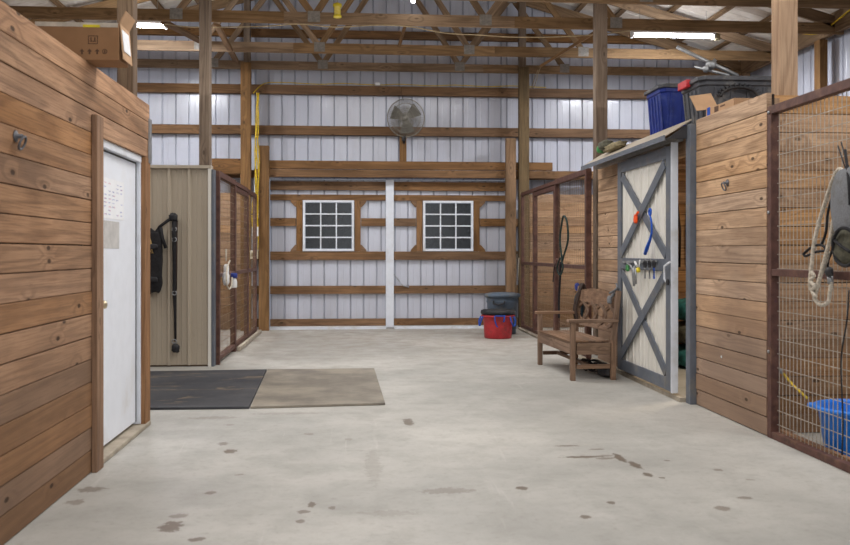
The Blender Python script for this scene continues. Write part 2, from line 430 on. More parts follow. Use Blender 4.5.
def rib_profile(t0, t1, pitch=.2286, depth=.032, sgn=1, phase=0):
    """flat sheet with recessed trapezoid ribs and two low pencil ribs between them"""
    pr = []; n = int(math.ceil((t1-t0)/pitch))
    for i in range(n):
        a = t0+i*pitch
        for dt, d in ((0,0),(.005,1),(.014,1),(.030,0),(.10,0),(.105,.06),(.112,.06),(.117,0)):
            if a+dt < t1: pr.append((a+dt, d*depth))
    pr.append((t1, 0))
    return pr
wb = structure('wall_back')
for (a, b, z0, z1) in ((XL, -1.56, .02, None), (-1.56, 2.66, 2.62, None), (2.66, XR, .02, None)):
    g = G(); g.sheet(rib_profile(a, b), lambda t, d, l: (t, YB+d, l), z0, lambda t: roofz(t)-.02)
    g.build('metal_siding', M['white_metal'], wb)
g = G()
for (z0, z1, m_) in ((3.385,3.54,0), (4.095,4.25,0), (5.09,5.22,0)):
    xs = [XL+.02, -1.88, .78, 2.9, XR-.05]
    for a, b in zip(xs[:-1], xs[1:]):
        g = G(); g.box(a, b-.004, 15.47, 15.585, z0, z1); g.build('girt', M['girt'], wb, bevel=.004)
for z0, z1 in ((.03,.17), (.607,.746), (1.197,1.353), (1.787,1.926), (2.63,2.76)):
    for a, b in ((XL+.02, -1.57), (2.68, XR-.05)):
        g = G(); g.box(a, b, 15.47, 15.585, z0, z1); g.build('girt', M['girt'], wb, bevel=.004)
wr = structure('wall_right')
g = G(); g.sheet(rib_profile(YF, YB), lambda t, d, l: (XR+d, YB+YF-t, l), .02, 4.72); g.build('metal_siding', M['white_metal'], wr)
for z0 in (.6, 1.8, 2.9):
    g = G(); g.box(6.98, 7.08, YF, 15.4, z0, z0+.14); g.build('girt', M['girt'], wr)
wl = structure('wall_left_outer')
g = G(); g.sheet(rib_profile(YF, YB), lambda t, d, l: (XL-d, t, l), .02, 4.72); g.build('metal_siding', M['white_metal'], wl)

# roof: two ribbed slopes and purlins
ce = structure('ceiling')
for s in (-1, 1):
    xe = XR+.05 if s > 0 else XL-.05
    g = G()
    g.sheet([(t, .9*d) for t, d in rib_profile(YF, YB+.05)], lambda t, d, l: (l, t, roofz(l)+.09+d), XC, xe)
    g.build('roof_sheet', M['roof_metal'], ce)
    k = 0
    xx = .25
    while xx < 6.4:
        x = XC+s*xx
        g = G(); g.bar((x, YF, roofz(x)+.045), (x, YB-.02, roofz(x)+.045), .09, .04, X_); g.build('purlin', M['truss'], ce)
        xx += .61
# eave girders running the length of the barn
for nm, x in (('right', 6.88), ('left', -5.68)):
    g = G(); g.box(x-.02, x+.02, YF, 15.35, 4.50, 4.80); g.box(x+.022, x+.06, YF, 15.35, 4.50, 4.80)
    tag(g.build('eave_beam', M['truss'], bevel=.004), 'long doubled timber eave beam high along the %s outer wall' % nm, 'beam')

# trusses
TP = .09
def truss(Y, label, m='truss'):
    r = thing('roof_truss', (XC, Y, 4.48), label, 'truss', 'roof trusses spanning the barn')
    zb0, zb1 = 4.475, 4.635
    if Y > 15: zb1 = 4.62
    for a, b in ((-5.8, -1.0), (-1.0, 2.2), (2.2, 7.0)):
        g = G(); g.box(a, b, Y-.02, Y+.02, zb0, zb1); g.build('bottom_chord', M[m], r, bevel=.003)
    for s in (-1, 1):
        g = G(); g.bar((XC, Y, roofz(XC)-.09), (XC+s*6.35, Y, roofz(XC+6.35)-.09), .04, .16); g.build('top_chord', M[m], r)
    bn = [-3.05, -1.19, 1.19, 3.05]; tn = [-2.1, 0, 2.1]
    for b, t in ((-3.05,-2.1), (-1.19,-2.1), (-1.19,0), (1.19,0), (1.19,2.1), (3.05,2.1)):
        g = G(); g.bar((XC+b, Y, 4.58), (XC+t, Y, roofz(XC+t)-.1), .038, .09); g.build('web', M[m], r)
    for b in bn:
        g = G(); g.box(XC+b-.085, XC+b+.085, Y-.022, Y+.022, 4.50, 4.65)
        g.build('gusset_plate', M['plate'], r)
    for t in tn:
        z = roofz(XC+t)-.1
        g = G(); g.box(XC+t-.1, XC+t+.1, Y-.026, Y+.026, z-.1, z+.05); g.build('gusset_plate', M['plate'], r)
    return r
truss(12.2, 'roof truss whose bottom chord passes just above the long fluorescent light')
truss(14.0, 'roof truss second from the back wall, pale bottom chord across the barn')
truss(15.3, 'roof truss standing close against the back gable wall')
truss(10.9, 'roof truss crossing the very top of the photo behind the near posts')
# loose diagonal braces between trusses
for (p, q, lab) in ((onY(541,66,14.1), onY(603,27,13.2), 'pale diagonal brace left of the tall right-hand post, under the trusses'),
                    (onY(164,22,12.4), onY(204,43,13.9), 'pale diagonal brace rising left behind the left-hand tall post'),
                    (onY(217,25,12.4), onY(236,61,14.8), 'diagonal brace just right of the left-hand tall post, reaching the wall beam'),
                    (onY(399,47,14.1), onY(405,26,13.2), 'short diagonal brace above the wall fan')):
    g = G(); g.bar(p, q, .09, .04, Y_); tag(g.build('diagonal_brace', M['timber']), lab, 'brace', 'diagonal roof braces')

# posts
def post(x0, x1, y0, y1, z1, m, label, z0=0):
    g = G(); g.box(x0, x1, y0, y1, z0, z1, grain=2)
    return tag(g.build('timber_post', M[m], bevel=.006), label, 'post')
post(-1.94, -1.81, 7.30, 7.44, 5.35, 'greypost', 'thick weathered grey post rising behind the left board wall by the cardboard box')
post(-1.87, -1.75, 10.62, 10.80, 5.4, 'greypost', 'tall weathered brown post rising behind the tan metal wall')
post(3.135, 3.275, 6.32, 6.46, 5.3, 'palepost', 'thick pale post rising behind the right board wall, right of the black tote')
post(3.075, 3.225, 11.15, 11.30, 5.4, 'greypost', 'tall brown post rising behind the door hood, left of the blue tote')
post(-1.965, -1.795, 15.08, 15.20, 4.55, 'timber', 'back-wall timber post just left of the sliding doors, taller of that pair')
post(2.805, 2.98, 15.08, 15.20, 4.55, 'greenpost', 'greenish back-wall post just right of the sliding doors, taller of that pair')
post(-1.66, -1.49, 15.06, 15.19, 3.14, 'timber', 'short jamb post at the left edge of the sliding doors')
post(2.575, 2.745, 15.06, 15.19, 3.31, 'timber', 'short jamb post at the right edge of the sliding doors')
post(-1.93, -1.82, 15.21, 15.34, 5.7, 'greypost', 'dark post on the gable above the left door post', 4.56)
post(2.83, 2.95, 15.21, 15.34, 5.8, 'greypost', 'dark post on the gable above the greenish door post', 4.56)
post(.74, .86, 15.3, 15.40, 3.40, 'timber', 'short timber block post under the wall fan', 2.907)
post(6.84, 6.96, 12.55, 12.72, 4.49, 'timber', 'outer wall post seen right of the thick pale post')
post(6.72, 6.86, 14.9, 15.05, 4.47, 'timber', 'corner post at the far right corner under the eave beam')

# header beams above sliding doors
for (a, b, z0, z1, y0, lab) in ((-1.62, 3.42, 2.765, 2.905, 15.21, 'upper header beam across the tops of the sliding doors'),
                            (-1.75, 4.6, 2.625, 2.755, 15.21, 'lower header beam just above the sliding doors'),
                            (-2.45, -1.97, 2.66, 2.92, 15.12, 'short stub beam left of the back door post'),):
    g = G(); g.box(a, b, y0, y0+.09, z0, z1); tag(g.build('header_beam', M['girt'], bevel=.004), lab, 'beam')

# ------------------------------------------------------------------ back sliding doors
def sliding_door(name, x0, x1, wx0, wx1):
    r = structure(name, ((x0+x1)/2, 15.4, 0))
    z0, z1 = .06, 2.60; wz0, wz1 = 1.353, 2.235; Y = 15.44
    for (a, b, c, d) in ((x0, x1, z0, wz0), (x0, x1, wz1, z1), (x0, wx0, wz0, wz1), (wx1, x1, wz0, wz1)):
        g = G(); g.sheet(rib_profile(a, b), lambda t, dd, l: (t, Y+dd, l), c, d); g.build('metal_siding', M['white_metal'], r)
    def b_(a, b, c, d, nm='frame_board', t=0.045):
        g = G(); g.box(a, b, Y-.012-t, Y-.004, c, d); return g.build(nm, M['girt'], r, bevel=.003)
    b_(x0, x1, 2.412, 2.565); b_(x0, x1, 2.235, 2.335); b_(x0, x1, 1.197, 1.345)
    b_(x0, x1, .607, .746); b_(x0, x1, .05, .172)
    b_(x0, wx0-.125, 1.787, 1.926); b_(wx1+.125, x1, 1.787, 1.926)
    b_(wx0-.115, wx0-.008, 1.347, 2.233); b_(wx1+.008, wx1+.115, 1.347, 2.233)
    for (cx, sx) in ((wx0-.118, -1), (wx1+.118, 1)):
        for (cz, sz) in ((1.348, 1), (2.232, -1)):
            g = G(); g.prism([(cx-sx*.008, cz-sz*.004), (cx+sx*.10, cz-sz*.004), (cx+sx*.09, cz+sz*.03), (cx+sx*.02, cz+sz*.11), (cx-sx*.008, cz+sz*.115)], 'Y', Y-.055, Y-.008); g.build('corner_brace', M['girt'], r, fix=True)
    # window
    g = G(); fw = .035
    g.box(wx0, wx1, Y-.075, Y-.01, wz0, wz0+fw); g.box(wx0, wx1, Y-.075, Y-.01, wz1-fw, wz1)
    g.box(wx0, wx0+fw, Y-.075, Y-.01, wz0+fw, wz1-fw); g.box(wx1-fw, wx1, Y-.075, Y-.01, wz0+fw, wz1-fw)
    wf = g.build('window_frame', M['white_trim'], r)
    W = wx1-wx0-2*fw; H = wz1-wz0-2*fw
    g = G()
    for i in (1, 2): x = wx0+fw+W*i/3; g.box(x-.011, x+.011, Y-.06, Y-.03, wz0+fw, wz1-fw)
    for i in (1, 2, 3): z = wz0+fw+H*i/4; g.box(wx0+fw, wx1-fw, Y-.062, Y-.031, z-.011, z+.011)
    g.build('muntin_grid', M['white_trim'], wf)
    for i in range(3):
        for j in range(4):
            g = G(); g.box(wx0+fw+W*i/3+.011, wx0+fw+W*(i+1)/3-.011, Y-.045, Y-.038, wz0+fw+H*j/4+.011, wz0+fw+H*(j+1)/4-.011)
            g.build('pane', M['glass'], wf)
    g = G(); g.box(x0, x1, 15.24, Y+.03, .001, .046); g.build('bottom_trim', M['white_trim'], r)
    return r
d2 = sliding_door('door_2', -1.50, .50, -.935, -.052)
d3 = sliding_door('door_3', .645, 2.62, 1.155, 2.04)
g = G(); g.box(.505, .64, 15.37, 15.46, .02, 2.60); g.box(.567, .577, 15.362, 15.37, .02, 2.60)
tag(g.build('trim_1', M['white_trim']), kind='structure')
g = G(); g.tube([onY(401,284,15.36), onY(404,286,15.36), onY(409,287,15.35)], .012, 8); g.tube([onY(394,274,15.36), onY(400,282,15.36)], .008, 6)
tag(g.build('door_latch', M['steel']), 'small metal latch arm on the right sliding door near its left edge', 'latch')

# stall back walls of planks
PIT = .1383
def plank_wall(g, axis, face, depth, a0, a1, rows, z0=0, gap=.008, joint=7.9, sgn=1, jit=.003, pit=PIT):
    """axis 'Y': boards run along Y at x=face .. face+depth ; axis 'X': boards run along X at y=face .. face+depth"""
    for i in range(rows):
        s = a0 - (random.random()*joint if a1-a0 > joint else 0)
        zz0 = z0+i*pit+gap*random.uniform(.35, .9); zz1 = z0+(i+1)*pit
        while s < a1-.01:
            e = s+joint
            if a1-a0 <= joint: e = a1
            b0, b1 = max(s, a0), min(e, a1)
            if b1-b0 > .02:
                j = random.uniform(-jit, jit)
                f0, f1 = sorted((face+j, face+depth))
                if axis == 'Y': g.box(f0, f1, b0, b1-.003, zz0, zz1)
                else: g.box(b0, b1-.003, f0, f1, zz0, zz1)
            s = e
for nm, a, b in (('wall_stall_left', XL+.03, -1.99), ('wall_stall_right', 3.03, XR-.15)):
    w = structure(nm); g = G(); plank_wall(g, 'X', 15.30, .04, a, b, 17); g.build('boards', M['darkstall'], w)
    g = G(); g.box(a, b, 15.345, 15.36, .02, 2.33); g.build('backing', M['dark'], w)

# ------------------------------------------------------------------ left board wall
XLW = -1.60; PL = .1372
w = structure('wall_left')
g = G(); plank_wall(g, 'Y', XLW, -.04, YF, 5.50, 15, joint=12, pit=PL); plank_wall(g, 'Y', XLW, -.04, YF, 6.94, 3, 15*PL, joint=12, pit=PL); g.build('boards', M['wallwood'], w, bevel=.003)
g = G(); g.box(XLW-.06, XLW-.045, YF, 5.44, .01, 2.07); g.box(XLW-.06, XLW-.045, YF, 6.93, 2.13, 2.46); g.build('backing', M['dark'], w)
g = G(); g.box(XLW-.041, XLW+.004, 6.802, 6.96, 0, 15*PL-.002); g.build('corner_board', M['paledoorwood'], w, bevel=.003)
g = G(); g.box(XLW+.0, XLW+.032, 5.46, 5.60, .0, 2.17); g.build('casing', M['paledoorwood'], w, bevel=.003)
g = G(); g.box(XLW-.10, XLW-.002, 5.602, 5.66, .0, 2.07); g.build('jamb', M['paledoorwood'], w, bevel=.003)
g = G(); g.box(XLW+.001, XLW+.012, 6.90, 6.975, 2.02, 2.36); g.box(XLW-.06, XLW+.012, 6.965, 6.975, 2.02, 2.36); g.build('corner_bracket', M['steel'], w)
g = G(); plank_wall(g, 'X', 6.97, -.04, XL+.05, XLW-.045, 18, pit=PL); g.build('return_boards', M['wallwood'], w)
g = G(); g.box(-3.6, XLW-.045, 2.0, 6.92, 2.42, 2.462); g.build('top_deck', M['darkstall'], w)
# concrete strip under door and wall
g = G(); g.box(XLW-.2, XLW+.012, 5.60, 6.95, .0, .035); tag(g.build('trim_2', M['curb'], bevel=.008), kind='structure')

d1 = structure('door_1', (-1.68, 6.1, .06))
g = G(); g.box(-1.70, -1.66, 5.68, 6.765, .06, 2.0); g.build('door_slab', M['white_door'], d1, bevel=.004)
g = G(); g.box(-1.72, -1.628, 6.78, 6.80, .04, 2.06); g.box(-1.72, -1.62, 5.665, 6.78, 2.01, 2.06); g.box(-1.72, -1.675, 5.662, 5.675, .04, 2.0)
g.build('door_frame', M['white_trim'], d1, bevel=.003)
g = G(); g.box(-1.668, -1.657, 6.767, 6.777, .06, 2.0); g.box(-1.668, -1.657, 5.68, 6.765, 2.001, 2.008); g.build('weather_strip', M['black'], d1)
g = G(); kp = onX(103.5, 302, -1.63)
R_ = Matrix.Rotation(PI/2, 4, 'Y')
g.lathe([(0,0), (.024,.001), (.027,.006), (.012,.012), (.011,.03), (.022,.038), (.027,.05), (.024,.062), (.012,.068), (0,.069)], (-1.66, 5.76, 1.0), 24, R_)
g.build('door_knob', M['brass'], d1)
# papers taped on the door
def rect_on_door(y0, y1, z0, z1, m, nm, lab, cat):
    g = G(); g.box(-1.6595, -1.658, y0, y1, z0, z1); return tag(g.build(nm, m), lab, cat)
pp = rect_on_door(5.89, 6.42, 1.56, 1.83, M['paper'], 'paper_sheet', 'upper white sheet with faint handwritten columns taped to the white door', 'paper')
random.seed(3)
for k, mm in (('handwriting', 'blue_ink'), ('handwriting', 'red_ink')):
    g = G()
    for c_ in range(5):
        for rw in range(9):
            if random.random() < .35: continue
            y = 5.92+c_*.1+random.uniform(0, .02); z = 1.80-rw*.026
            if mm == 'red_ink' and random.random() < .5: continue
            dy = .012 if mm == 'red_ink' else 0
            for q in range(3):
                g.box(-1.658, -1.6575, y+dy+q*.018, y+dy+q*.018+.011, z-.004-random.random()*.006, z)
    tag(g.build(k, M[mm], pp), kind='stuff')
random.seed(11)
rect_on_door(5.93, 6.30, 1.36, 1.545, M['paper_grey'], 'paper_sheet', 'lower greyish sheet taped to the white door under the handwritten one', 'paper')

# ------------------------------------------------------------------ tie rings
def tie_ring(c, nrm, lab):
    r = thing('tie_ring', c, lab, 'ring')
    c = Vector(c); n = Vector(nrm)
    R = Matrix.Rotation(PI/2 if n.x > 0 else -PI/2, 4, 'Y')
    g = G(); g.lathe([(0,0), (.028,0), (.028,.005), (.011,.01), (.010,.035), (0,.04)], c, 16, R); g.build('mount', M['dull'], r)
    g = G(); rc = c+n*.032+Vector((0,0,-.032))
    g.tube([rc+Vector((n.x*.012*math.sin(a), math.cos(a)*.03, math.sin(a)*.03)) for a in [2*PI*i/24 for i in range(24)]], .006, 8, closed=True)
    g.build('ring', M['dull'], r)
tie_ring((XLW, 4.27, 1.88), (1,0,0), 'metal tie ring on the left board wall near the photo edge')
tie_ring((2.955, 6.83, 1.89), (-1,0,0), 'metal tie ring on the right board wall between grey post and pen')
g = G(); g.lathe([(0,0), (.011,0), (.011,.004), (0,.006)], (2.953, 6.94, .484), 12, Matrix.Rotation(-PI/2, 4, 'Y'))
tag(g.build('white_button', M['white_plastic']), 'small white round disc low on the right board wall', 'disc')

# ------------------------------------------------------------------ tan metal stall wall
w = structure('wall_tan_left')
def P_(t, d, l): return (t, 10.45-d, l)
pr = []
x = -5.8
while x < -1.73:
    for dt, d in ((0,0), (.045,0), (.05,.18), (.06,.18), (.065,0), (.1,0),(.105,.18),(.115,.18),(.12,0), (.165,0), (.18,1), (.205,1), (.22,0)):
        if x+dt < -1.73: pr.append((x+dt, d*.034))
    x += .2286
pr.append((-1.73, 0))
g = G(); g.sheet(pr, P_, .02, 2.31); g.build('metal_siding', M['tan_metal'], w)
g = G(); g.box(-5.8, -1.70, 10.47, 10.53, .0, 2.30); g.build('framing', M['greypost'], w)
g = G(); g.box(-5.8, -1.695, 10.40, 10.56, 2.31, 2.345); g.build('top_cap', M['tan_metal'], w)
g = G(); g.box(-1.73, -1.695, 10.405, 10.45, .0, 2.31); g.build('edge_trim', M['door_panel'], w)
g = G(); g.box(-1.693, -1.662, 10.42, 10.56, .0, 2.30); g.build('corner_trim', M['grey_trim'], w, bevel=.004)

# things hung on the tan wall
r = thing('hanging_bag', (-2.33, 10.36, .88), 'long black hanging bag at the left end of the tan metal wall', 'bag')
g = G(); g.blob((-2.345, 10.38, 1.23), (.10, .045, .35), 24, 30, .45, .10, 7); g.build('bag_body', M['blackcloth'], r)
g = G(); g.blob((-2.36, 10.335, 1.02), (.075, .02, .03), 16, 10, .5, .15); g.build('strap', M['dark_rubber'], r); g = G(); g.blob((-2.36, 10.335, 1.40), (.075, .02, .03), 16, 10, .5, .15)
g.build('strap', M['dark_rubber'], r)
g = G(); g.tube([(-2.33,10.40,1.55),(-2.27,10.37,1.63),(-2.18,10.37,1.70),(-2.12,10.40,1.73)], .018, 8); g.tube([(-2.26,10.37,1.62),(-2.24,10.36,1.5),(-2.2,10.36,1.38)], .02, 8); g.build('strap', M['blackcloth'], r)
g = G(); 
for i in range(14):
    a = Vector((-2.40+random.uniform(-.02,.02), 10.34, 1.52)); g.tube([a, a+Vector((random.uniform(-.03,.03), -.02, -.1)), a+Vector((random.uniform(-.05,.05), -.01, -.2))], .003, 4)
tag(g.build('straw_wisp', M['straw']), 'small straw-coloured wisp beside the black hanging bag', 'straw', kind='stuff')
r = thing('hanging_strap', (-2.10, 10.38, .17), 'long black lead strap hanging on the tan metal wall with buckles', 'strap')
g = G(); g.tube([(-2.11,10.40,1.75),(-2.115,10.40,1.5),(-2.11,10.41,1.2),(-2.11,10.40,.9),(-2.105,10.41,.6),(-2.10,10.40,.3)], .019, 8, rr=[.03,.026,.024,.024,.016,.014]); sw_ = g.build('strap_web', M['blackcloth'], r)
g = G(); g.tube([(-2.08,10.405,1.7),(-2.085,10.40,1.3),(-2.09,10.40,.9)], .009, 6); g.build('leather_strip', M['leather'], r)
for z in (1.6, 1.48, .86, .30):
    g = G(); g.tube([Vector((-2.11+.026*math.cos(a), 10.385, z+.022*math.sin(a))) for a in [2*PI*i/12 for i in range(12)]], .007, 6, closed=True); g.build('buckle', M['steel'], sw_)
g = G(); g.blob((-2.095,10.39,.22), (.045,.03,.05), 14, 10, .7, .2); g.build('snap', M['black'], r); g = G(); g.blob((-2.12,10.39,1.74), (.05,.03,.045), 14, 10, .7, .25); g.build('snap', M['black'], r)

# ------------------------------------------------------------------ steel and wire pens
def pen_panel(name, X, y0, y1, z0, z1, label, cat, mz=None, tb=.055, wire='rusty_wire', wr_=.0015, post0=True, post1=True, sgn=1, curb=False, inner=None, vs=.1016):
    r = thing(name, (X, (y0+y1)/2, 0), label, cat)
    m = M['rust_steel']
    if post0: g = G(); g.box(X-tb/2, X+tb/2, y0, y0+tb, 0.0, z1-tb); g.build('post', m, r, bevel=.004)
    if post1: g = G(); g.box(X-tb/2, X+tb/2, y1-tb, y1, 0.0, z1-tb); g.build('post', m, r, bevel=.004)
    g = G(); g.box(X-tb/2, X+tb/2, y0, y1, z1-tb, z1); g.build('top_rail', m, r, bevel=.004)
    if mz is not None: g = G(); g.box(X-tb/2+.002, X+tb/2-.002, y0+tb, y1-tb, mz, mz+.05); g.build('middle_rail', m, r, bevel=.004)
    g = G(); g.box(X-tb/2+.002, X+tb/2-.002, y0+tb, y1-tb, z0, z0+.05); g.build('bottom_rail', m, r, bevel=.004)
    g = G(); n = 0
    z = z0+.10
    wx = X+sgn*.018
    while z < z1-tb:
        g.box(wx-wr_, wx+wr_, y0+.01, y1-.01, z-wr_, z+wr_); z += .1016
    y = y0+.06
    while y < y1-.02:
        g.box(wx-wr_*2.8, wx-wr_*.8, y-wr_, y+wr_, z0+.02, z1-.02); y += vs
    g.build('wire_mesh', M[wire], r)
    return r
XP = -1.655
pen_panel('wire_fence', XP, 10.565, 12.00, .05, 2.30, 'brown steel and wire pen panel beside the tan metal wall', 'fence', 1.03, .07)
pen_panel('wire_gate', XP, 12.01, 13.36, .05, 2.22, 'brown steel and wire gate in the middle of the left pen front', 'gate', 1.03, .06)
pen_panel('wire_fence', XP, 13.37, 14.50, .05, 2.28, 'brown steel and wire pen panel of the left pen nearest the sliding doors', 'fence', 1.03, .06)
g = G(); g.box(XP-.09, XP-.02, 10.6, 14.7, 0, .05); g.box(XP+.04, XP+.09, 12.0, 14.65, 0, .06); tag(g.build('trim_3', M['curb'], bevel=.01), kind='structure')
XP2 = 2.85
pen_panel('wire_fence', XP2, 13.96, 15.03, .04, 2.36, 'brown steel and wire pen panel nearest the grey trash can', 'fence', 1.12, .055)
pen_panel('wire_gate', XP2, 12.44, 13.95, .04, 2.29, 'brown steel and wire gate in the right rear pen beyond the bench', 'gate', 1.12, .06)
g = G(); g.box(XP2-.03, XP2+.03, 12.44, 13.95, 2.305, 2.36); tag(g.build('gate_header', M['rust_steel'], bevel=.004), 'brown steel header rail over the right rear pen gate', 'rail')
g = G(); g.box(XP-.03, XP+.03, 12.005, 13.365, 2.235, 2.29); tag(g.build('gate_header', M['rust_steel'], bevel=.004), 'brown steel header rail over the left pen gate', 'rail')
pen_panel('wire_fence', XP2, 10.66, 12.43, .04, 2.37, 'brown steel and wire pen panel between the gate and the board wall, behind the bench', 'fence', 1.12, .07)
g = G(); g.box(XP2-.08, XP2+.03, 10.66, 15.05, 0, .035); tag(g.build('trim_4', M['curb'], bevel=.01), kind='structure')
XP3 = 2.985
nearpen = pen_panel('wire_fence', XP3, 3.2, 6.15, .0, 2.385, 'large brown steel and galvanised wire pen panel at the right edge of the photo', 'fence', 1.165, .06, 'wire', .0021, vs=.0508)
g = G(); g.box(3.02, 3.06, 3.2, 6.14, 0, .06); tag(g.build('trim_5', M['paledoorwood']), kind='structure')
for z in (2.34, 1.62, .62):
    g = G(); g.lathe([(0,0), (.012,0), (.012,.008), (0,.012)], (2.955, 6.12, z), 10, Matrix.Rotation(-PI/2, 4, 'Y'))
    g.build('bolt_head', M['steel'], nearpen)

# ------------------------------------------------------------------ right board walls and tack room
XW = 2.955
w = structure('wall_board_right')
g = G(); plank_wall(g, 'Y', XW, .04, 6.16, 7.49, 18); g.build('boards', M['rightwood'], w, bevel=.003)
g = G(); g.box(XW+.045, XW+.06, 6.16, 7.49, .01, 2.48); g.build('backing', M['dark'], w)
g = G(); plank_wall(g, 'Y', XW, .04, 8.95, 10.63, 18); g.box(XW, XW+.04, 7.66, 8.94, 2.2, 2.48); g.build('boards', M['rightwood'], w, bevel=.003)
g = G(); g.box(XW+.045, XW+.06, 8.95, 10.63, .01, 2.48); g.build('backing', M['dark'], w)
g = G(); g.box(XW-.05, XW+.03, 7.50, 7.60, 0, 2.46); g.build('corner_post', M['grey_trim'], w, bevel=.005)
for nm, Y0, mm in (('wall_pen_partition', 6.25, 'stallwood'), ('wall_tack_far', 10.60, 'stallwood')):
    w2 = structure(nm)
    g = G(); plank_wall(g, 'X', Y0, .04, 3.01, XR-.15, 18, joint=4.1); g.build('boards', M[mm], w2, bevel=.003)
    g = G(); g.box(3.01, XR-.15, Y0+.041, Y0+.055, .02, 2.48); g.build('backing', M['dark'], w2)
g = G(); g.box(3.015, 3.075, 6.20, 6.245, 0, 2.46); tag(g.build('trim_6', M['palepost'], bevel=.004), kind='structure')
w2 = structure('wall_tack_inner')
g = G(); plank_wall(g, 'Y', 4.8, .04, 6.4, 10.55, 17); g.build('boards', M['stallwood'], w2)
g = G(); g.box(3.0, 4.9, 6.40, 10.55, 2.415, 2.455); tag(g.build('ceiling_tack', M['darkstall']), kind='structure')

# door hood / track cover
r = thing('door_hood', (2.85, 9.2, 2.3), 'long tan metal hood with grey edge sheltering the sliding door track', 'hood')
g = G(); y0, y1 = 7.56, 10.45
g.prism([(2.70,2.350),(2.945,2.500),(2.945,2.512),(2.70,2.362)], 'Y', y0, y1); g.build('hood_sheet', M['tan_metal'], r, fix=True)
g = G(); g.box(2.694, 2.704, y0, y1, 2.318, 2.366); g.build('front_edge', M['grey_trim'], r)
g = G(); g.box(2.84, 2.90, y0+.08, y1-.1, 2.325, 2.385); g.build('track', M['steel'], r)
g = G(); g.prism([(2.72,2.335),(2.94,2.335),(2.94,2.49)], 'Y', y0+.005, y0+.012); g.build('dark_end_plate', M['dark_rubber'], r, fix=True)  # dark plate stands in for the shaded interior at the hood end

# X-braced sliding door
DX = 2.83; DY0, DY1 = 7.76, 9.38; DZ0, DZ1 = .07, 2.30
d4 = structure('door_4', (DX, (DY0+DY1)/2, DZ0))
g = G(); pr = []
y = DY0+.02
while y < DY1-.02:
    for dt, d in ((0,0), (.08,0), (.088,.5), (.1,.5), (.108,0), (.175,0), (.185,1), (.205,1), (.215,0)):
        if y+dt < DY1-.02: pr.append((y+dt, d*.012))
    y += .2286
pr.append((DY1-.02, 0))
g.sheet(pr, lambda t, d, l: (DX+.02-d, t, l), DZ0+.02, DZ1-.02); g.build('metal_panel', M['door_panel'], d4)
g = G(); g.box(DX+.022, DX+.05, DY0+.01, DY1-.01, DZ0+.01, DZ1-.01); g.build('door_core', M['white_trim'], d4)
g = G(); g.box(DX-.004, DX+.062, DY0-.014, DY0, DZ0-.01, DZ1+.03); g.build('white_edge_board', M['white_trim'], d4, bevel=.003)
def dbar(p, q, wd=.10, nm='brace', t=.02, xo=0):
    g = G(); g.bar((DX+.004+xo, p[0], p[1]), (DX+.004+xo, q[0], q[1]), t, wd, X_); return g.build(nm, M['grey_trim'], d4, bevel=.003)
dbar((DY0+.06, DZ0), (DY0+.06, DZ1), .12, 'stile'); dbar((DY1-.06, DZ0), (DY1-.06, DZ1), .12, 'stile')
zm = 1.215
for z in (DZ0+.06, zm, DZ1-.055): dbar((DY0+.122, z), (DY1-.122, z), .115, 'cross_rail')
for (a, b) in ((DZ0+.118, zm-.058), (zm+.058, DZ1-.113)):
    dbar((DY0+.14, a+.04), (DY1-.14, b-.04), .10, 'brace', .014, -.001); dbar((DY0+.14, b-.04), (DY1-.14, a+.04), .10, 'brace', .014, -.016)
g = G(); g.box(2.86, 2.93, 7.62, 10.6, 0, .04); tag(g.build('trim_7', M['curb']), kind='structure')
for y in (8.0, 9.1):
    g = G(); g.box(DX+.03, DX+.04, y-.03, y+.03, DZ1, 2.345); g.build('hanger', M['steel'], d4)
# latch handle
g = G(); a = onX(664, 266, 2.81); b = onX(668, 264, 2.80)
g.tube([onX(670,262,2.79), onX(664.5,266,2.79), onX(664.5,279,2.79), onX(667,283,2.80)], .010, 8); g.build('latch_handle', M['white_trim'], d4)
g = G(); g.blob(onX(667.5,282,2.80), (.012,.03,.03), 12, 8, .8); g.build('latch_knob', M['black'], d4)

# tools hung on the door
r = thing('hoof_pick', onX(636, 218, 2.79), 'small orange plastic tool hanging on the upper door brace', 'tool')
g = G(); g.blob(onX(635.5,219,2.785), (.012,.05,.045), 14, 10, .7, .2); g.tube([onX(636,216,2.785), onX(638,212,2.785)], .012, 8); g.build('handle', M['orange'], r)
r = thing('sweat_scraper', onX(648, 230, 2.79), 'long blue plastic scraper hanging on the X-braced door', 'tool')
g = G(); g.tube([onX(649.5,212,2.785), onX(651.5,222,2.785), onX(651.8,232,2.785), onX(650,240,2.785), onX(647,248,2.785), onX(645,254,2.785)], .02, 8, rr=[.008,.009,.009,.014,.02,.016]); g.build('handle', M['blue_rope'], r)
g = G(); c = onX(650, 212, 2.785); g.tube([c+Vector((0, .028*math.cos(a_), .03*math.sin(a_))) for a_ in [2*PI*i/16 for i in range(16)]], .010, 8, closed=True); g.build('hanging_loop', M['blue_rope'], r)
g = G()
hk = [(626,263),(632,263),(637,262),(644,261),(649,261),(654,261)]
for px, py in hk:
    p = onX(px, py, 2.80); g.tube([p, p+Vector((-.03,0,-.005)), p+Vector((-.034,0,.015))], .004, 6)
p0, p1 = onX(623,262,2.812), onX(657,261,2.812)
g.bar(p0, p1, .006, .025, X_)
tag(g.build('hook_rail', M['steel']), 'metal hook rail on the middle of the X-braced door', 'hook rail')
r = thing('hanging_tool', onX(628, 268, 2.77), 'green handled tool hanging at the far end of the door hook rail', 'tool')
g = G(); g.blob(onX(627.5,268,2.765), (.012,.05,.035), 14, 10, .7, .15); g.build('green_head', M['green'], r)
g = G(); g.tube([onX(627,263,2.77), onX(631,266,2.765), onX(633,271,2.765)], .009, 6); g.build('handle', M['steel'], r)
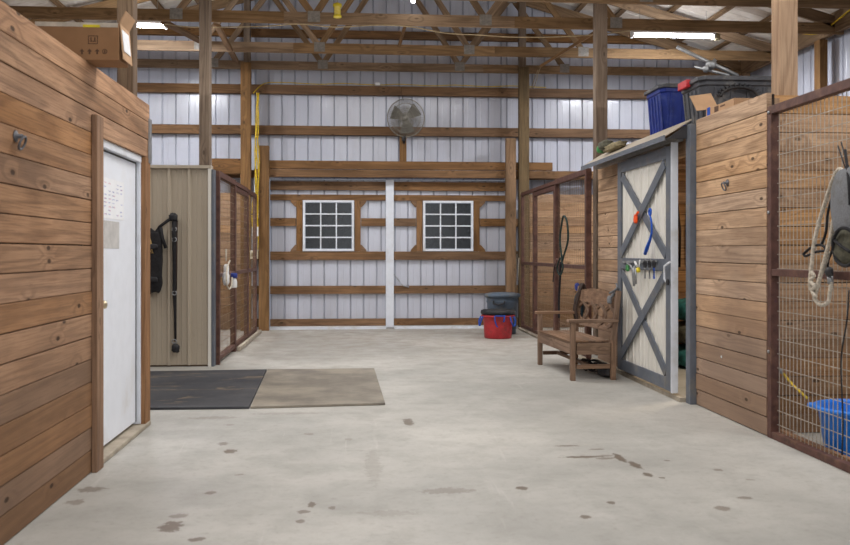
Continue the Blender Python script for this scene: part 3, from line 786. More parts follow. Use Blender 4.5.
r = thing('hanging_tool', onX(638, 270, 2.77), 'yellow and white tool second along the door hook rail', 'tool')
g = G(); g.tube([onX(638,268,2.765), onX(638.5,272,2.765)], .02, 8); g.build('yellow_grip', M['yellow'], r)
g = G(); g.tube([onX(635,262,2.77), onX(637,266,2.765)], .012, 8); g.tube([onX(640,260,2.77), onX(639,267,2.765)], .008, 8); g.build('white_shaft', M['white_plastic'], r)
r = thing('steel_clippers', onX(634, 280, 2.77), 'dull steel tool hanging lowest below the door hook rail', 'tool')
g = G(); g.tube([onX(634.5,266,2.768), onX(634,274,2.765), onX(634,286,2.768)], .013, 8, rr=[.008,.022,.012]); g.tube([onX(636,268,2.768), onX(636,284,2.768)], .008, 6); g.build('blades', M['steel'], r)
for i, (px, nm) in enumerate(((645, 'farthest'), (649.5, 'middle'), (654, 'nearest'))):
    r = thing('scissors', onX(px, 268, 2.77), 'dark handled scissors on the door hook rail, %s of the three pairs from the bench' % {0:'closest',1:'second',2:'third'}[i], 'scissors', 'scissors on the hook rail')
    g = G()
    for s in (-1, 1):
        c = onX(px, 264, 2.768)+Vector((0, s*.016, 0)); g.tube([c+Vector((0, .018*math.cos(a_), .03*math.sin(a_))) for a_ in [2*PI*k/12 for k in range(12)]], .008, 6, closed=True)
    g.build('handle', M['black'], r)
    g = G()
    for s in (-1, 1):
        c = onX(px, 266, 2.768); g.bar(c+Vector((0, s*.012, 0)), c+Vector((0, -s*.012, -.12)), .004, .022, X_)
    g.build('blade', M['steel'] if i != 2 else M['blue_rope'], r)

# inside the tack room (seen through the slit)
for k, (z, mm, nm) in enumerate(((.0,'teal','teal'), (.27,'olive','olive'), (.54,'teal','teal'))):
    g = G(); g.blob((4.0, 9.95, z+.13), (.34,.26,.13), 24, 12, .55, .08, 6)
    tag(g.build('feed_sack', M[mm]), '%s sack in the stack inside the doorway, %s' % (nm, ['lowest','middle one','topmost'][k]), 'sack', 'sacks inside the tack room')
r = thing('hanging_bridle', (3.9, 10.5, 1.2), 'dark leather straps hanging inside the narrow doorway gap', 'bridle')
g = G()
for i in range(4):
    x = 3.6+i*.16
    g.tube([(x,10.56,2.0),(x-.04,10.54,1.6),(x-.03,10.54,1.2),(x+.03,10.54,1.15),(x+.04,10.54,1.6),(x,10.56,2.0)], .015, 6)
g.build('strap', M['leather'], r)

# ------------------------------------------------------------------ totes and boxes on top of the tack room
def tote(name, x0, x1, y0, y1, z0, z1, mb, ml, label, latch=None):
    r = thing(name, ((x0+x1)/2, (y0+y1)/2, z0), label, 'storage tote')
    g = G(); b = .05; n = 0
    # tapered ribbed body
    def ring(z, ins, fl=0):
        pts = []; X0, X1, Y0, Y1 = x0+ins, x1-ins, y0+ins, y1-ins; c = .05
        pts = [(X0+c,Y0),(X1-c,Y0),(X1,Y0+c),(X1,Y1-c),(X1-c,Y1),(X0+c,Y1),(X0,Y1-c),(X0,Y0+c)]
        return [Vector((a, b_, z)) for a, b_ in pts]
    lv = [(z0,.07),(z0+.02,.06),(z1-.09,.025),(z1-.085,.012),(z1-.04,.010)]
    for z, ins in lv: g.v += ring(z, ins)
    for i in range(len(lv)-1):
        for k in range(8):
            l = (k+1) % 8; g.face([i*8+k, i*8+l, (i+1)*8+l, (i+1)*8+k], [(0,0),(.1,0),(.1,.1),(0,.1)], .5)
    g.face(list(range(8))[::-1], [(0,0)]*8, .5)
    for t in [i/6 for i in range(1, 6)]:
        yy = y0+(y1-y0)*t; g.bar((x0+.058, yy, z0+.03), (x0+.022, yy, z1-.10), .03, .015, Y_)
        xx = x0+(x1-x0)*t; g.bar((xx, y0+.058, z0+.03), (xx, y0+.022, z1-.10), .03, .015, X_)
    bd_ = g.build('body', mb, r, bevel=.004)
    g = G(); g.v += ring(z1-.045, -.012); g.v += ring(z1-.012, -.012); g.v += ring(z1, .02)
    for i in range(2):
        for k in range(8):
            l = (k+1) % 8; g.face([i*8+k, i*8+l, (i+1)*8+l, (i+1)*8+k], [(0,0),(.1,0),(.1,.1),(0,.1)], .5)
    g.face([16+k for k in range(8)], [(0,0)]*8, .5); g.face(list(range(8))[::-1], [(0,0)]*8, .5)
    g.box(x0+.1, x1-.1, y0+.08, y1-.08, z1-.006, z1+.012)
    g.build('lid', ml, r, bevel=.004)
    return r, bd_
r, body_ = tote('storage_tote', 3.10, 3.86, 8.80, 9.33, 2.50, 3.07, M['blue_plastic'], M['tote'], 'navy blue storage tote with a grey lid on top of the tack room')
r, body_ = tote('storage_tote', 3.05, 3.95, 7.62, 8.18, 2.46, 2.915, M['tote'], M['tote'], 'charcoal storage tote with a red latch beside the thick pale post')
g = G(); g.bar((3.03, 7.86, 2.885), (3.03, 8.08, 2.885), .04, .07, X_); g.build('red_latch', M['redbright'], body_, bevel=.006)
g = G()
for i in range(13):
    a = PI*(i+.5)/13; c = Vector((3.40-.17*math.cos(a), 7.60, 2.72+.085*math.sin(a)))
    g.bar(c, c+Vector((-.035*math.cos(a), -.0, .035*math.sin(a))), .02, .012, Y_)
g.tube([Vector((3.40-.17*math.cos(PI*i/14), 7.605, 2.72+.085*math.sin(PI*i/14))) for i in range(15)], .014, 8)
g.build('ribbed_handle', M['black'], body_)
g = G(); 
for y in (8.9, 9.2): g.box(3.1, 3.8, y-.03, y+.03, 2.456, 2.499)
tag(g.build('timber_spacers', M['timber']), 'low timber boards under the navy blue tote', 'boards')
r = thing('small_box', (3.12, 6.95, 2.49), 'small open cardboard box with blue tape on the right board wall top', 'box')
A = Vector((2.985, 7.36, 2.49)); 
g = G(); g.box(2.985, 3.25, 6.78, 7.34, 2.492, 2.56); g.build('carton', M['card_in'], r, bevel=.002)
g = G(); g.bar((3.0, 7.345, 2.56), (2.97, 7.43, 2.70), .2, .005, X_); g.build('flap', M['card_in'], r)
g = G(); g.box(2.981, 2.984, 7.25, 7.31, 2.493, 2.565); g.build('blue_tape', M['blue_rope'], r)
g = G(); g.box(2.9825, 2.9845, 7.08, 7.16, 2.505, 2.55); g.box(2.9825, 2.9845, 6.95, 7.04, 2.53, 2.54); g.build('printed_mark', M['ink'], r)
# folded metal stand on the charcoal tote
r = thing('folded_stand', (3.3, 7.9, 2.87), 'folded grey metal stand lying slanted on the charcoal tote', 'stand')
g = G(); P1, P2 = onY(677,47,8.0), onY(738,76,7.7)
g.tube([P1, P2], .018, 10); g.tube([P1+Vector((.16,-.04,-.19)), P2+Vector((-.10,-.04,-.005))], .013, 10); g.build('tube_leg', M['steel'], r)
g = G(); c = onY(711,65,7.82); g.blob(c, (.045,.04,.035), 14, 10, .6, .2); g.tube([c+Vector((-.03,0,-.04)), c+Vector((.04,0,.05))], .016, 8); g.blob(onY(706,69,7.8), (.025,.03,.03), 12, 8, .6); g.build('clamp', M['steel'], r)
# bundle on hood
r = thing('cloth_bundle', (2.86, 9.6, 2.46), 'small green and tan cloth bundle on the far part of the door hood', 'bundle')
g = G(); g.blob((2.84, 9.56, 2.50), (.065,.34,.04), 22, 14, .75, .22, 9); g.build('tan_cloth', M['tanfab'], r)
g = G(); g.blob((2.82, 9.80, 2.545), (.08,.14,.055), 20, 12, .8, .15, 6); g.build('olive_cloth', M['olive'], r)
g = G(); g.blob((2.80, 9.94, 2.52), (.05,.05,.05), 16, 10, .8, .1); g.build('green_end', M['green'], r)

# ------------------------------------------------------------------ cardboard box on left wall
r = thing('cardboard_box', (-1.8, 5.5, 2.49), 'long brown cardboard box with open end flap lying on the left board wall', 'box')
BY = 5.34; bx1 = onY(119, 40, BY).x; bz0 = 2.4725; bz1 = onY(100, 23, BY).z; bxl = bx1-.85; S_ = BY/880
g = G(); g.box(bxl, bx1, BY, BY+.22, bz0, bz1); ct_ = g.build('carton', M['card'], r, bevel=.003)
def bpx(px, py): p = onY(px, py, BY); return p.x, p.z
def patch(a, b, c, d, m, nm, dy=.0015):
    (x0, z1), (x1, z0) = bpx(a, c), bpx(b, d)
    g = G(); g.box(x0, x1, BY-dy, BY-.0002, z0, z1); return g.build(nm, m, ct_)
patch(35, 118, 21.5, 27.5, M['tape'], 'packing_tape'); patch(83, 100, 24.5, 27.4, M['yellow_tape'], 'yellow_label', .0025)
g = G()
for k in range(4):
    x, z = bpx(82+k*7.6, 51.5)
    if k == 3:
        g.tube([Vector((x+.013*math.cos(a_), BY-.002, z+.013*math.sin(a_))) for a_ in [2*PI*i/14 for i in range(14)]], .002, 4, closed=True)
        g.box(x-.003, x+.003, BY-.002, BY-.0002, z-.008, z+.008)
    else:
        g.box(x-.005, x+.005, BY-.002, BY-.0002, z-.016, z+.002); g.prism([(x-.014,z),(x+.014,z),(x,z+.016)], 'Y', BY-.002, BY-.0002)
g.build('printed_symbol', M['ink'], ct_)
g = G(); x, z = bpx(93, 40)
for a_, b_, c_, d_ in ((-.028,.028,-.024,-.020),(-.028,.028,.022,.026),(-.028,-.024,-.02,.026),(.024,.028,-.02,.026),(-.018,.018,-.010,-.005),(-.014,-.008,-.004,.016),(.008,.014,-.004,.016)):
    g.box(x+a_, x+b_, BY-.002, BY-.0002, z+c_, z+d_)
g.build('printed_symbol', M['ink'], ct_)
g = G(); g.bar((bx1+.002, BY+.11, bz1), (bx1+.04, BY+.11, bz1+.075), .22, .005, Y_); g.build('flap', M['card_in'], r)
g = G(); g.bar((bx1+.004, BY+.11, bz1-.002), (bx1+.022, BY+.11, bz0+.01), .21, .005, Y_); g.build('end_flap', M['card_in'], r)
g = G(); g.bar((bx1+.010, BY+.10, bz1-.03), (bx1+.024, BY+.10, bz0+.06), .15, .004, Y_); g.build('shipping_label', M['white_label'], r)

# ------------------------------------------------------------------ rubber mats
def mat_obj(pts, m, label):
    g = G(); g.prism(pts, 'Z', .001, .021); return tag(g.build('rubber_mat', m, fix=True, bevel=.003), label, 'mat')
mat_obj([(-2.95,7.62),(-.915,7.58),(-1.01,9.98),(-2.95,9.90)], M['mat_black'], 'black rubber floor mat beside the white door')
mat_obj([(-.905,7.585),(.245,7.68),(.195,9.98),(-1.0,9.985)], M['mat_grey'], 'dusty grey-brown rubber floor mat right of the black one')

# ------------------------------------------------------------------ buckets
r = thing('muck_bucket', (2.185, 13.55, 0), 'red plastic tub with blue rope handles under a black lid by the sliding doors', 'tub')
g = G(); c = (2.185, 13.55, 0)
g.lathe([(0,.004),(.205,.004),(.212,.015),(.222,.2),(.238,.33),(.262,.335),(.265,.355),(.25,.365),(.243,.36),(.236,.33),(.2,.03),(0,.03)], c, 40); g.build('tub_body', M['red'], r)
for s, a in ((1, 3.75), (1, 5.4)):
    pass
for a in (PI*1.06, PI*1.75):
    e = Vector((math.cos(a), math.sin(a), 0)); t_ = Vector((-math.sin(a), math.cos(a), 0)); c0 = Vector(c)+e*.262
    g = G(); g.tube([c0+t_*-.05+Z_*.345, c0+t_*-.055+e*.03+Z_*.27, c0+t_*-.02+e*.04+Z_*.2, c0+t_*.02+e*.04+Z_*.2, c0+t_*.05+e*.03+Z_*.28, c0+t_*.045+Z_*.345], .011, 8)
    g.build('rope_handle', M['blue_rope'], r)
g = G()
for px, py, q in ((497,311,0),(491,318,-1),(497,320,1)):
    pass
g.tube([(2.10,13.275,.365),(2.13,13.265,.36),(2.22,13.262,.36),(2.25,13.272,.365)], .009, 6)
g.tube([(2.09,13.275,.36),(2.095,13.27,.28),(2.12,13.285,.21),(2.14,13.29,.19)], .010, 6); g.tube([(2.24,13.27,.36),(2.235,13.275,.28),(2.22,13.28,.27)], .012, 6)
g.build('rope_tie', M['blue_rope'], r)
g = G(); g.lathe([(0,.375),(.24,.372),(.265,.378),(.272,.40),(.262,.435),(.245,.44),(.235,.425),(.0,.42)], c, 40); tag(g.build('feed_pan', M['black']), 'round black rubber pan resting on top of the red tub', 'pan')

r = thing('trash_can', (2.37, 14.25, 0), 'slate grey lidded trash can behind the red tub', 'trash can')
g = G(); c = (2.37, 14.25, 0)
g.lathe([(0,.004),(.215,.004),(.225,.02),(.25,.5),(.262,.52),(.262,.545),(.255,.555),(.268,.61),(.268,.63),(.2,.63)], c, 40); cb_ = g.build('can_body', M['bin_grey'], r)
g = G(); g.lathe([(.27,.60),(.292,.602),(.297,.64),(.285,.655),(.2,.672),(.18,.665),(0,.668)], c, 40); g.build('lid', M['bin_grey'], r)
g = G(); 
for a in (PI*1.38, PI*.3):
    g = G()
    e = Vector((math.cos(a), math.sin(a), 0)); t_ = Vector((-math.sin(a), math.cos(a), 0)); c0 = Vector(c)+e*.25
    g.tube([c0+t_*-.09+Z_*.54, c0+t_*-.085+e*.05+Z_*.51, c0+e*.06+Z_*.49, c0+t_*.085+e*.05+Z_*.51, c0+t_*.09+Z_*.54], .016, 8)
    g.build('grab_handle', M['black'], cb_)

r = thing('water_tub', (3.32, 5.57, 0), 'bright blue round plastic tub inside the pen at the right edge', 'tub')
g = G(); c = (3.32, 5.57, 0)
g.lathe([(0,.004),(.215,.004),(.225,.02),(.262,.275),(.276,.285),(.296,.29),(.30,.31),(.286,.32),(.272,.315),(.265,.295),(.22,.03),(0,.03)], c, 48); tb_ = g.build('tub_body', M['tub_blue'], r)
g = G(); a = PI*1.0; c0 = Vector(c)+Vector((-.25,.14,.30)); g.blob(c0, (.03,.06,.02), 14, 8, .7); g.build('rim_grip', M['tub_blue'], tb_)
r = thing('chain_clip', (2.99, 5.8, .4), 'yellow strap with metal snap tying the blue tub to the pen wire', 'strap')
g = G(); g.tube([(3.06,5.78,.34),(3.05,5.95,.40),(3.06,6.12,.46)], .009, 6); g.build('strap', M['yellowcord'], r)
g = G(); g.tube([(3.05,6.12,.46),(3.04,6.15,.50),(3.03,6.18,.53)], .007, 6); g.blob((3.045,6.135,.48), (.012,.02,.02), 10, 8, .8); g.build('snap', M['steel'], r)

# ------------------------------------------------------------------ things hanging on the near pen
XA = 2.905
def cat(pts, n=6):
    P = [Vector(p) for p in pts]; P = [P[0]]+P+[P[-1]]; out = []
    for i in range(1, len(P)-2):
        for k in range(n):
            t = k/n; a, b, c, d = P[i-1], P[i], P[i+1], P[i+2]
            out.append(.5*((2*b)+(c-a)*t+(2*a-5*b+4*c-d)*t*t+(3*b-a-3*c+d)*t**3))
    out.append(P[-2]); return out
def pxs(lst, X): return [onX(a, b, X+(c if c else 0)) for a, b, c in [(q+(0,))[:3] for q in lst]]
r = thing('cotton_lead_rope', onX(822, 302, XA), 'cream cotton rope looped over the right pen wire, hanging to its middle rail', 'rope')
g = G()
pts = cat(pxs([(829,252,-.01),(821,275,-.02),(814,289,-.03),(810,285,-.04),(812,262,-.035),(814,244,-.03),(819,222,-.02),(826,200,-.02),(832,182,-.02),(838,170,-.02),(843,172,-.02),(840,188,-.03),(835,210,-.035),(831,235,-.04),(824,262,-.04),(818,285,-.045),(815,298,-.04),(821,305,-.03),(828,302,-.02),(830,292,-.02),(831,282,-.02)], XA), 6)
g.tube(pts, .0125, 10); g.build('rope', M['rope'], r)
g = G()
for off in (0, .018):
    g.tube(cat(pxs([(811,272,-.05-off),(814,276,-.045-off),(810,281,-.05-off),(815,286,-.05-off),(812,291,-.05-off),(816,297,-.05-off)], XA), 5), .0115, 8)
g.build('knot', M['rope'], r)
g = G(); g.tube([onX(830.5,284,XA-.02), onX(830,276,XA-.02)], .018, 8); g.tube([onX(830,276,XA-.02), onX(829.5,268,XA-.02)], .008, 8); g.build('snap', M['steel'], r)
r = thing('rope_halter', onX(815, 250, XA), 'black halter tangled with the cream rope on the right pen', 'halter')
g = G()
g.tube(cat(pxs([(803.5,254),(812,247),(821,245),(826,250),(816,252),(806,256),(803.5,254)], XA-.02), 5), .0085, 8)
g.tube(cat(pxs([(821,246),(826,232),(828,212),(833,195),(838,178),(846,170),(850,172)], XA-.01), 5), .0085, 8)
g.tube(cat(pxs([(838,178),(842,200),(840,225),(833,248),(828,262),(829,275)], XA), 5), .0075, 8)
g.build('webbing', M['blackcloth'], r)
g = G(); g.blob(onX(829,272,XA-.03), (.02,.03,.03), 12, 8, .8, .2); g.build('buckle', M['black'], r)
r = thing('fly_mask', onX(845, 215, XA), 'grey mesh horse mask with black trim hanging on the right pen', 'mask')
MM = Matrix.Rotation(math.radians(-8), 4, 'X')
g = G(); c = onX(851, 205, XA-.02)
g.blob(c, (.07,.16,.22), 30, 22, .75, .05, 5); g.build('mesh_hood', M['mask'], r)
g = G(); c2 = onX(846, 246, XA-.05); g.blob(c2+Vector((0,-.02,.0)), (.06,.13,.115), 26, 18, .8, .08, 5); g.build('nose_part', M['olive'], r)
g = G()
g.tube(cat(pxs([(833,250,-.11),(834,238,-.12),(840,229,-.125),(848,229,-.125),(856,236,-.11)], XA), 5), .011, 8)
g.tube(cat(pxs([(833,250,-.10),(838,262,-.10),(846,266,-.11),(854,262,-.11)], XA), 5), .010, 8)
g.tube(cat(pxs([(834,240,-.115),(841,246,-.13),(850,252,-.13)], XA), 5), .009, 8)
g.tube(cat(pxs([(845,150,0),(847,165,-.04),(849,185,-.09),(850,205,-.1)], XA), 5), .009, 8)
g.build('trim', M['blackcloth'], r)
g = G(); g.tube([onX(838,146,XA+.03), onX(846,170,XA)], .004, 6); g.tube([onX(841,142,XA+.03), onX(849,168,XA)], .004, 6)
tag(g.build('wire_hanger', M['black']), 'thin dark wires holding the grey mask on the pen', 'wire')
g = G(); g.tube(cat(pxs([(849,290),(847,320),(842,350),(841,372),(843,420),(842,455)], XA+.02), 5), .0055, 6)
tag(g.build('hanging_cable', M['black']), 'thin black cable hanging down the right pen near the blue tub', 'cable')

# right rear pen hangings
r = thing('green_halter', onX(563, 250, 2.81), 'dark green rope halter hanging on the right rear pen behind the bench', 'halter')
g = G(); X = 2.80
g.tube(cat(pxs([(562,258),(560,240),(562,222),(564,216),(567,222),(568,240),(564,255),(562,262)], X), 5), .014, 8)
g.tube(cat(pxs([(560,258),(557,268),(560,275),(563,268),(561,258)], X-.01), 5), .012, 8); g.build('rope', M['rope_green'], r)
g = G(); g.tube(cat(pxs([(561,262),(560,280),(559,300),(559,318)], X), 5), .016, 8); g.tube(cat(pxs([(556,262),(554,270),(553,282)], X), 4), .008, 6); g.build('lead', M['blackcloth'], r)
g = G(); g.blob(onX(557,262,X-.01), (.02,.05,.05), 12, 8, .8, .2); g.build('latch', M['rust_steel'], r)
g = G(); g.tube(cat(pxs([(517,254),(516,275),(515,300)], 2.79), 4), .014, 8); g.tube(cat(pxs([(519,258),(518,280)], 2.79), 4), .008, 6)
tag(g.build('lead_rope', M['rope']), 'pale rope hanging on the far corner of the right rear pen above the trash can', 'rope')
# left pen hangings
r = thing('spray_bottle', onX(232, 277, -1.62), 'clear bottle with a blue cap hanging on the left pen', 'bottle')
g = G(); c = onX(234, 288, -1.55)
g.lathe([(0,0),(.035,.005),(.04,.02),(.04,.08),(.03,.11),(.02,.13),(0,.132)], c, 20); g.build('bottle_body', M['white_plastic'], r)
g = G(); g.lathe([(0,.125),(.038,.127),(.042,.135),(.042,.18),(.035,.19),(0,.192)], c, 20); g.build('cap', M['blue_plastic'], r)
r = thing('plastic_jug', onX(226, 280, -1.61), 'white plastic jug and tangled cord hanging on the left pen', 'jug')
g = G(); c = onX(226, 286, -1.56)
g.blob(c+Vector((0,0,.09)), (.035,.10,.08), 20, 14, .7, .12, 6); g.blob(c+Vector((0,.02,.20)), (.03,.06,.06), 16, 12, .6, .1); g.build('jug', M['white_plastic'], r)
g = G(); g.tube(cat([c+Vector((.03,.1,.3)), c+Vector((.04,-.18,.22)), c+Vector((.04,-.24,.05)), c+Vector((.05,-.1,-.03)), c+Vector((.05,.1,0)), c+Vector((.05,.15,.1))], 5), .010, 6)
g.tube([c+Vector((0,0,.3)), c+Vector((0,.02,.44))], .01, 6); g.build('cord', M['rope'], r)

# electrical
r = thing('switch_box', (-1.63, 14.78, 1.6), 'white switch plate with a red toggle beside the left pen', 'switch')
g = G(); g.box(-1.75, -1.65, 14.92, 14.97, 1.60, 1.76); pl_ = g.build('plate', M['white_plastic'], r, bevel=.006)
g = G(); g.box(-1.715, -1.685, 14.91, 14.92, 1.66, 1.70); g.build('toggle', M['redbright'], pl_)
r = thing('outlet_box', (-1.7, 15.0, 1.22), 'beige electrical box under the switch, left of the sliding doors', 'outlet')
g = G(); g.box(-1.79, -1.665, 14.96, 15.05, 1.22, 1.36); bb_ = g.build('box_body', M['beige_box'], r, bevel=.006)
for x in (-1.755, -1.70):
    g = G(); g.box(x-.012, x+.012, 14.955, 14.96, 1.26, 1.32); g.build('socket', M['tanfab'], bb_)
g = G(); g.tube([(-1.72,15.01,1.36),(-1.72,15.01,1.60)], .012, 8); g.tube([(-1.72,15.02,1.76),(-1.72,15.02,2.6)], .012, 8)
tag(g.build('conduit', M['steel']), 'thin metal conduit above the beige electrical box', 'conduit')
g = G()
random.seed(5)
for k in range(6):
    pts = []
    for i in range(9):
        t = i/8; z = 4.02 - t*(2.45 if k > 1 else 2.65)
        pts.append((-1.685+math.sin(t*9+k*1.1)*.028+random.uniform(-.01,.01)+.02*k/6, 14.99+.008*k, z))
    if k in (0, 1, 2, 3): g.tube(cat(pts, 4), .0085, 6)
for k in range(3):
    c = Vector((-1.715, 15.0-.015*k, 1.95)); g.tube([c+Vector((.045*math.cos(a_), 0, .33*math.sin(a_))) for a_ in [2*PI*i/24 for i in range(24)]], .009, 6, closed=True)
tag(g.build('extension_cord', M['yellowcord']), 'yellow extension cord hanging in loops left of the sliding doors', 'cord')
g = G(); g.tube([(-1.73+.04*math.cos(a_), 14.99+.03*math.sin(a_), 1.97) for a_ in [2*PI*i/10 for i in range(10)]], .014, 6, closed=True)
tag(g.build('cord_tie', M['black']), 'black tie around the hanging yellow cord', 'tie')
g = G(); pts = [(-1.74,15.02,4.02)]
for i in range(16): pts.append((-1.6+i*.33, 15.44, 4.262+.012*math.sin(i*2.1)+.01*(i % 3)))
g.tube(cat(pts, 4), .008, 6)
tag(g.build('yellow_cable', M['yellowcord']), 'yellow cord lying along the girt above the wall fan', 'cord')
g = G(); g.box(.32, .40, 15.40, 15.465, 4.255, 4.30); tag(g.build('cable_coupler', M['white_plastic']), 'small white cord coupler on the girt above the fan', 'coupler')
g = G()
pts = [onY(px, py, 12.1) for px, py in ((165,24),(190,27),(230,27),(270,26),(300,24),(335,27),(380,25),(412,27),(445,33),(480,35),(510,37),(550,37),(590,35),(630,31))]
g.tube(cat(pts, 4), .008, 6); tag(g.build('light_cable', M['tanwire']), 'tan cable strung along the truss between the two fluorescent lights', 'cable')
g = G(); g.tube(cat([onY(542,64,14.9), onY(538,74,14.95), onY(536,82,15.0), onY(533,88,15.4)], 4), .006, 6); g.tube(cat([onY(538,70,15.0), onY(534,80,15.1), onY(532,88,15.4)], 4), .006, 6)
tag(g.build('hanging_string', M['tanwire']), 'tan string dangling at the back wall right of the greenish post', 'string')
g = G(); g.tube(cat([onX(800,33,6.7), onX(812,34,6.76), onX(822,32,6.79), onX(835,22,6.82), onX(850,10,6.83), onX(860,4,6.83)], 5), .013, 6)
tag(g.build('wall_cable', M['yellowcord']), 'yellowish cable along the right eave beam', 'cable')

# ------------------------------------------------------------------ wall fan
r = thing('wall_fan', (.84, 15.22, 3.65), 'round caged metal wall fan above the sliding doors', 'fan')
c = Vector((.84, 15.17, 3.65)); RR = .325
Mf = Matrix.Rotation(math.radians(-14), 4, 'Z') @ Matrix.Rotation(math.radians(10), 4, 'X')
def fp(rad, a, y): return c + Mf @ Vector((rad*math.cos(a), y, rad*math.sin(a)))
g = G()
for y0_, sg in ((-.01, -1), (.01, 1)):
    for i in range(60):
        a = 2*PI*i/60
        g.tube([fp(.06, a, sg*.10), fp(.18, a, sg*.085), fp(.28, a, sg*.05), fp(RR, a, y0_)], .003, 4, cap=False)
    for rad, y in ((.06, sg*.10), (.16, sg*.09), (.25, sg*.062), (RR, y0_)):
        g.tube([fp(rad, 2*PI*i/36, y) for i in range(36)], .004 if rad < RR else .008, 6, closed=True)
g.build('guard', M['fan_metal'], r)
for k in range(3):
    a0 = math.radians(35+120*k); g = G(); b = len(g.v); n = 8
    for i in range(n+1):
        rad = .05+(.235)*i/n; wdt = .13+.14*math.sin(PI*.5*i/n)
        for s in (-1, 1):
            aa = a0+s*wdt/(rad+.06)*.55
            g.v.append(fp(rad, aa, s*.028))
    for i in range(n): g.face([2*i, 2*i+2, 2*i+3, 2*i+1], [(0,0)]*4, .5, True)
    g.build('blade', M['fan_blade'], r)
g = G(); Ry = Mf @ Matrix.Rotation(PI/2, 4, 'X')
g.lathe([(0,-.09),(.05,-.085),(.055,-.05),(.04,.02),(.055,.03),(.06,.09),(0,.1)], c, 20, Ry); g.build('motor', M['fan_metal'], r)
g = G(); g.tube([(.82,15.20,3.32),(.82,15.25,3.3),(.81,15.28,3.22)], .02, 8); g.blob((.81,15.26,3.30), (.035,.03,.05), 12, 8, .6); g.build('bracket', M['black'], r)
g = G(); g.tube([(.80,15.30,3.98),(.80,15.40,4.02),(.80,15.44,4.09)], .01, 6); g.build('power_cord', M['black'], r)

# ------------------------------------------------------------------ lights and hanging things
def tube_light(x0, x1, Y, z, label):
    r = thing('fluorescent_light', ((x0+x1)/2, Y, z), label, 'light', 'fluorescent lights under the trusses')
    g = G(); g.box(x0-.03, x1+.03, Y-.06, Y+.06, z+.03, z+.075); hs_ = g.build('housing', M['white_plastic'], r)
    for s in (-.028, .028):
        g = G(); g.tube([(x0, Y+s, z), (x1, Y+s, z)], .0135, 10); g.build('tube', M['glow'], hs_)
    for x in (x0-.015, x1+.015):
        g = G(); g.box(x-.014, x+.014, Y-.055, Y+.055, z-.03, z+.03); g.build('end_socket', M['white_plastic'], hs_)
    for x in (x0+.1, x1-.1):
        g = G(); g.tube([(x, Y, z+.085), (x, Y, z+.4)], .003, 4); g.build('chain', M['steel'], r)
    ld = bpy.data.lights.new('fluorescent_glow', 'AREA'); ld.shape = 'RECTANGLE'; ld.size = x1-x0; ld.size_y = .12; ld.energy = 75; ld.color = (.94,.96,1)
    for q in (.25, .75):
        pd = bpy.data.lights.new('tube_point', 'POINT'); pd.energy = 26; pd.shadow_soft_size = .08; pd.color = (.92,.95,1)
        po = bpy.data.objects.new('tube_point', pd); COL.objects.link(po); po.location = (x0+(x1-x0)*q, Y, z-.12)
    lo = bpy.data.objects.new('fluorescent_glow', ld); COL.objects.link(lo); lo.location = ((x0+x1)/2, Y, z-.04)
tube_light(4.19, 5.43, 13.1, 4.63, 'long lit fluorescent light above the totes on the right')
tube_light(-3.36, -2.78, 13.0, 4.60, 'lit fluorescent light half hidden by the left grey post')
g = G(); c = onX(717, 36, 5.5); c = Vector((5.50, 13.1, 4.63)); g.blob(c, (.05,.05,.05), 12, 8, .8, .4); tag(g.build('cord_plug', M['tanfab']), 'tan knot of cord at the right end of the long fluorescent light', 'plug')
r = thing('light_bulb', (.775, 12.0, 4.7), 'bare glowing bulb at the top centre of the photo', 'bulb')
g = G(); g.lathe([(0,4.735),(.022,4.745),(.031,4.765),(.03,4.785),(.018,4.82),(.016,4.84)], (.765,12.0,0), 20); g.build('glass_bulb', M['bulb'], r)
g = G(); g.lathe([(.018,4.84),(.02,4.845),(.02,4.90),(.03,4.91),(.03,4.95),(0,4.951)], (.765,12.0,0), 16); g.tube([(.765,12,4.95),(.765,12.0,5.6)], .006, 6); g.build('socket', M['black'], r)
r = thing('fly_trap', (-.265, 12.0, 4.5), 'yellow plastic insect trap hanging from the truss at the top', 'insect trap')
g = G(); c = (-.265, 12.0, 0)
g.lathe([(0,4.515),(.05,4.517),(.052,4.525),(.045,4.54),(.045,4.67),(.055,4.68),(.055,4.70),(.02,4.72),(0,4.722)], c, 20); tb_ = g.build('trap_body', M['trap'], r)
g = G(); g.lathe([(.056,4.66),(.06,4.665),(.06,4.70),(.05,4.705)], c, 20); g.build('rim', M['yellow'], tb_); g = G(); g.lathe([(.05,4.52),(.055,4.522),(.055,4.545),(.048,4.55)], c, 20); g.build('rim', M['yellow'], tb_)
g = G(); g.tube([(-.265,12.0,4.72),(-.265,12.05,5.0)], .003, 4); g.build('hanging_string', M['tanwire'], r)

# ------------------------------------------------------------------ bench (local: x = seat depth, front at 0; y = length)
br = thing('garden_bench', (0,0,0), 'weathered wooden garden bench with looped back slats beside the X-braced door', 'bench')
BL = 1.36; BD = .49; m = M['benchwood']
def bpart(nm, fn, mm=m, bev=.004):
    g = G(); fn(g); return g.build(nm, mm, br, bevel=bev)
for y in (0, BL-.065): bpart('front_leg', lambda g: g.box(0, .05, y+.005, y+.06, 0, .60))
for y in (0, BL-.065):
    bpart('rear_leg', lambda g: (g.bar((BD-.03, y+.0325, 0), (BD-.03, y+.0325, .42), .055, .052, Y_), g.bar((BD-.03, y+.0325, .40), (BD+.03, y+.0325, .93), .055, .05, Y_)))
for y in (-.012, BL-.075):
    bpart('arm_rest', lambda g: g.box(-.03, BD+.02, y, y+.088, .602, .635), bev=.008)
bpart('front_apron', lambda g: g.box(.008, .035, .068, BL-.068, .27, .385)); 
for y in (.012, BL-.042): bpart('side_apron', lambda g: g.box(.062, BD-.062, y, y+.03, .27, .385))
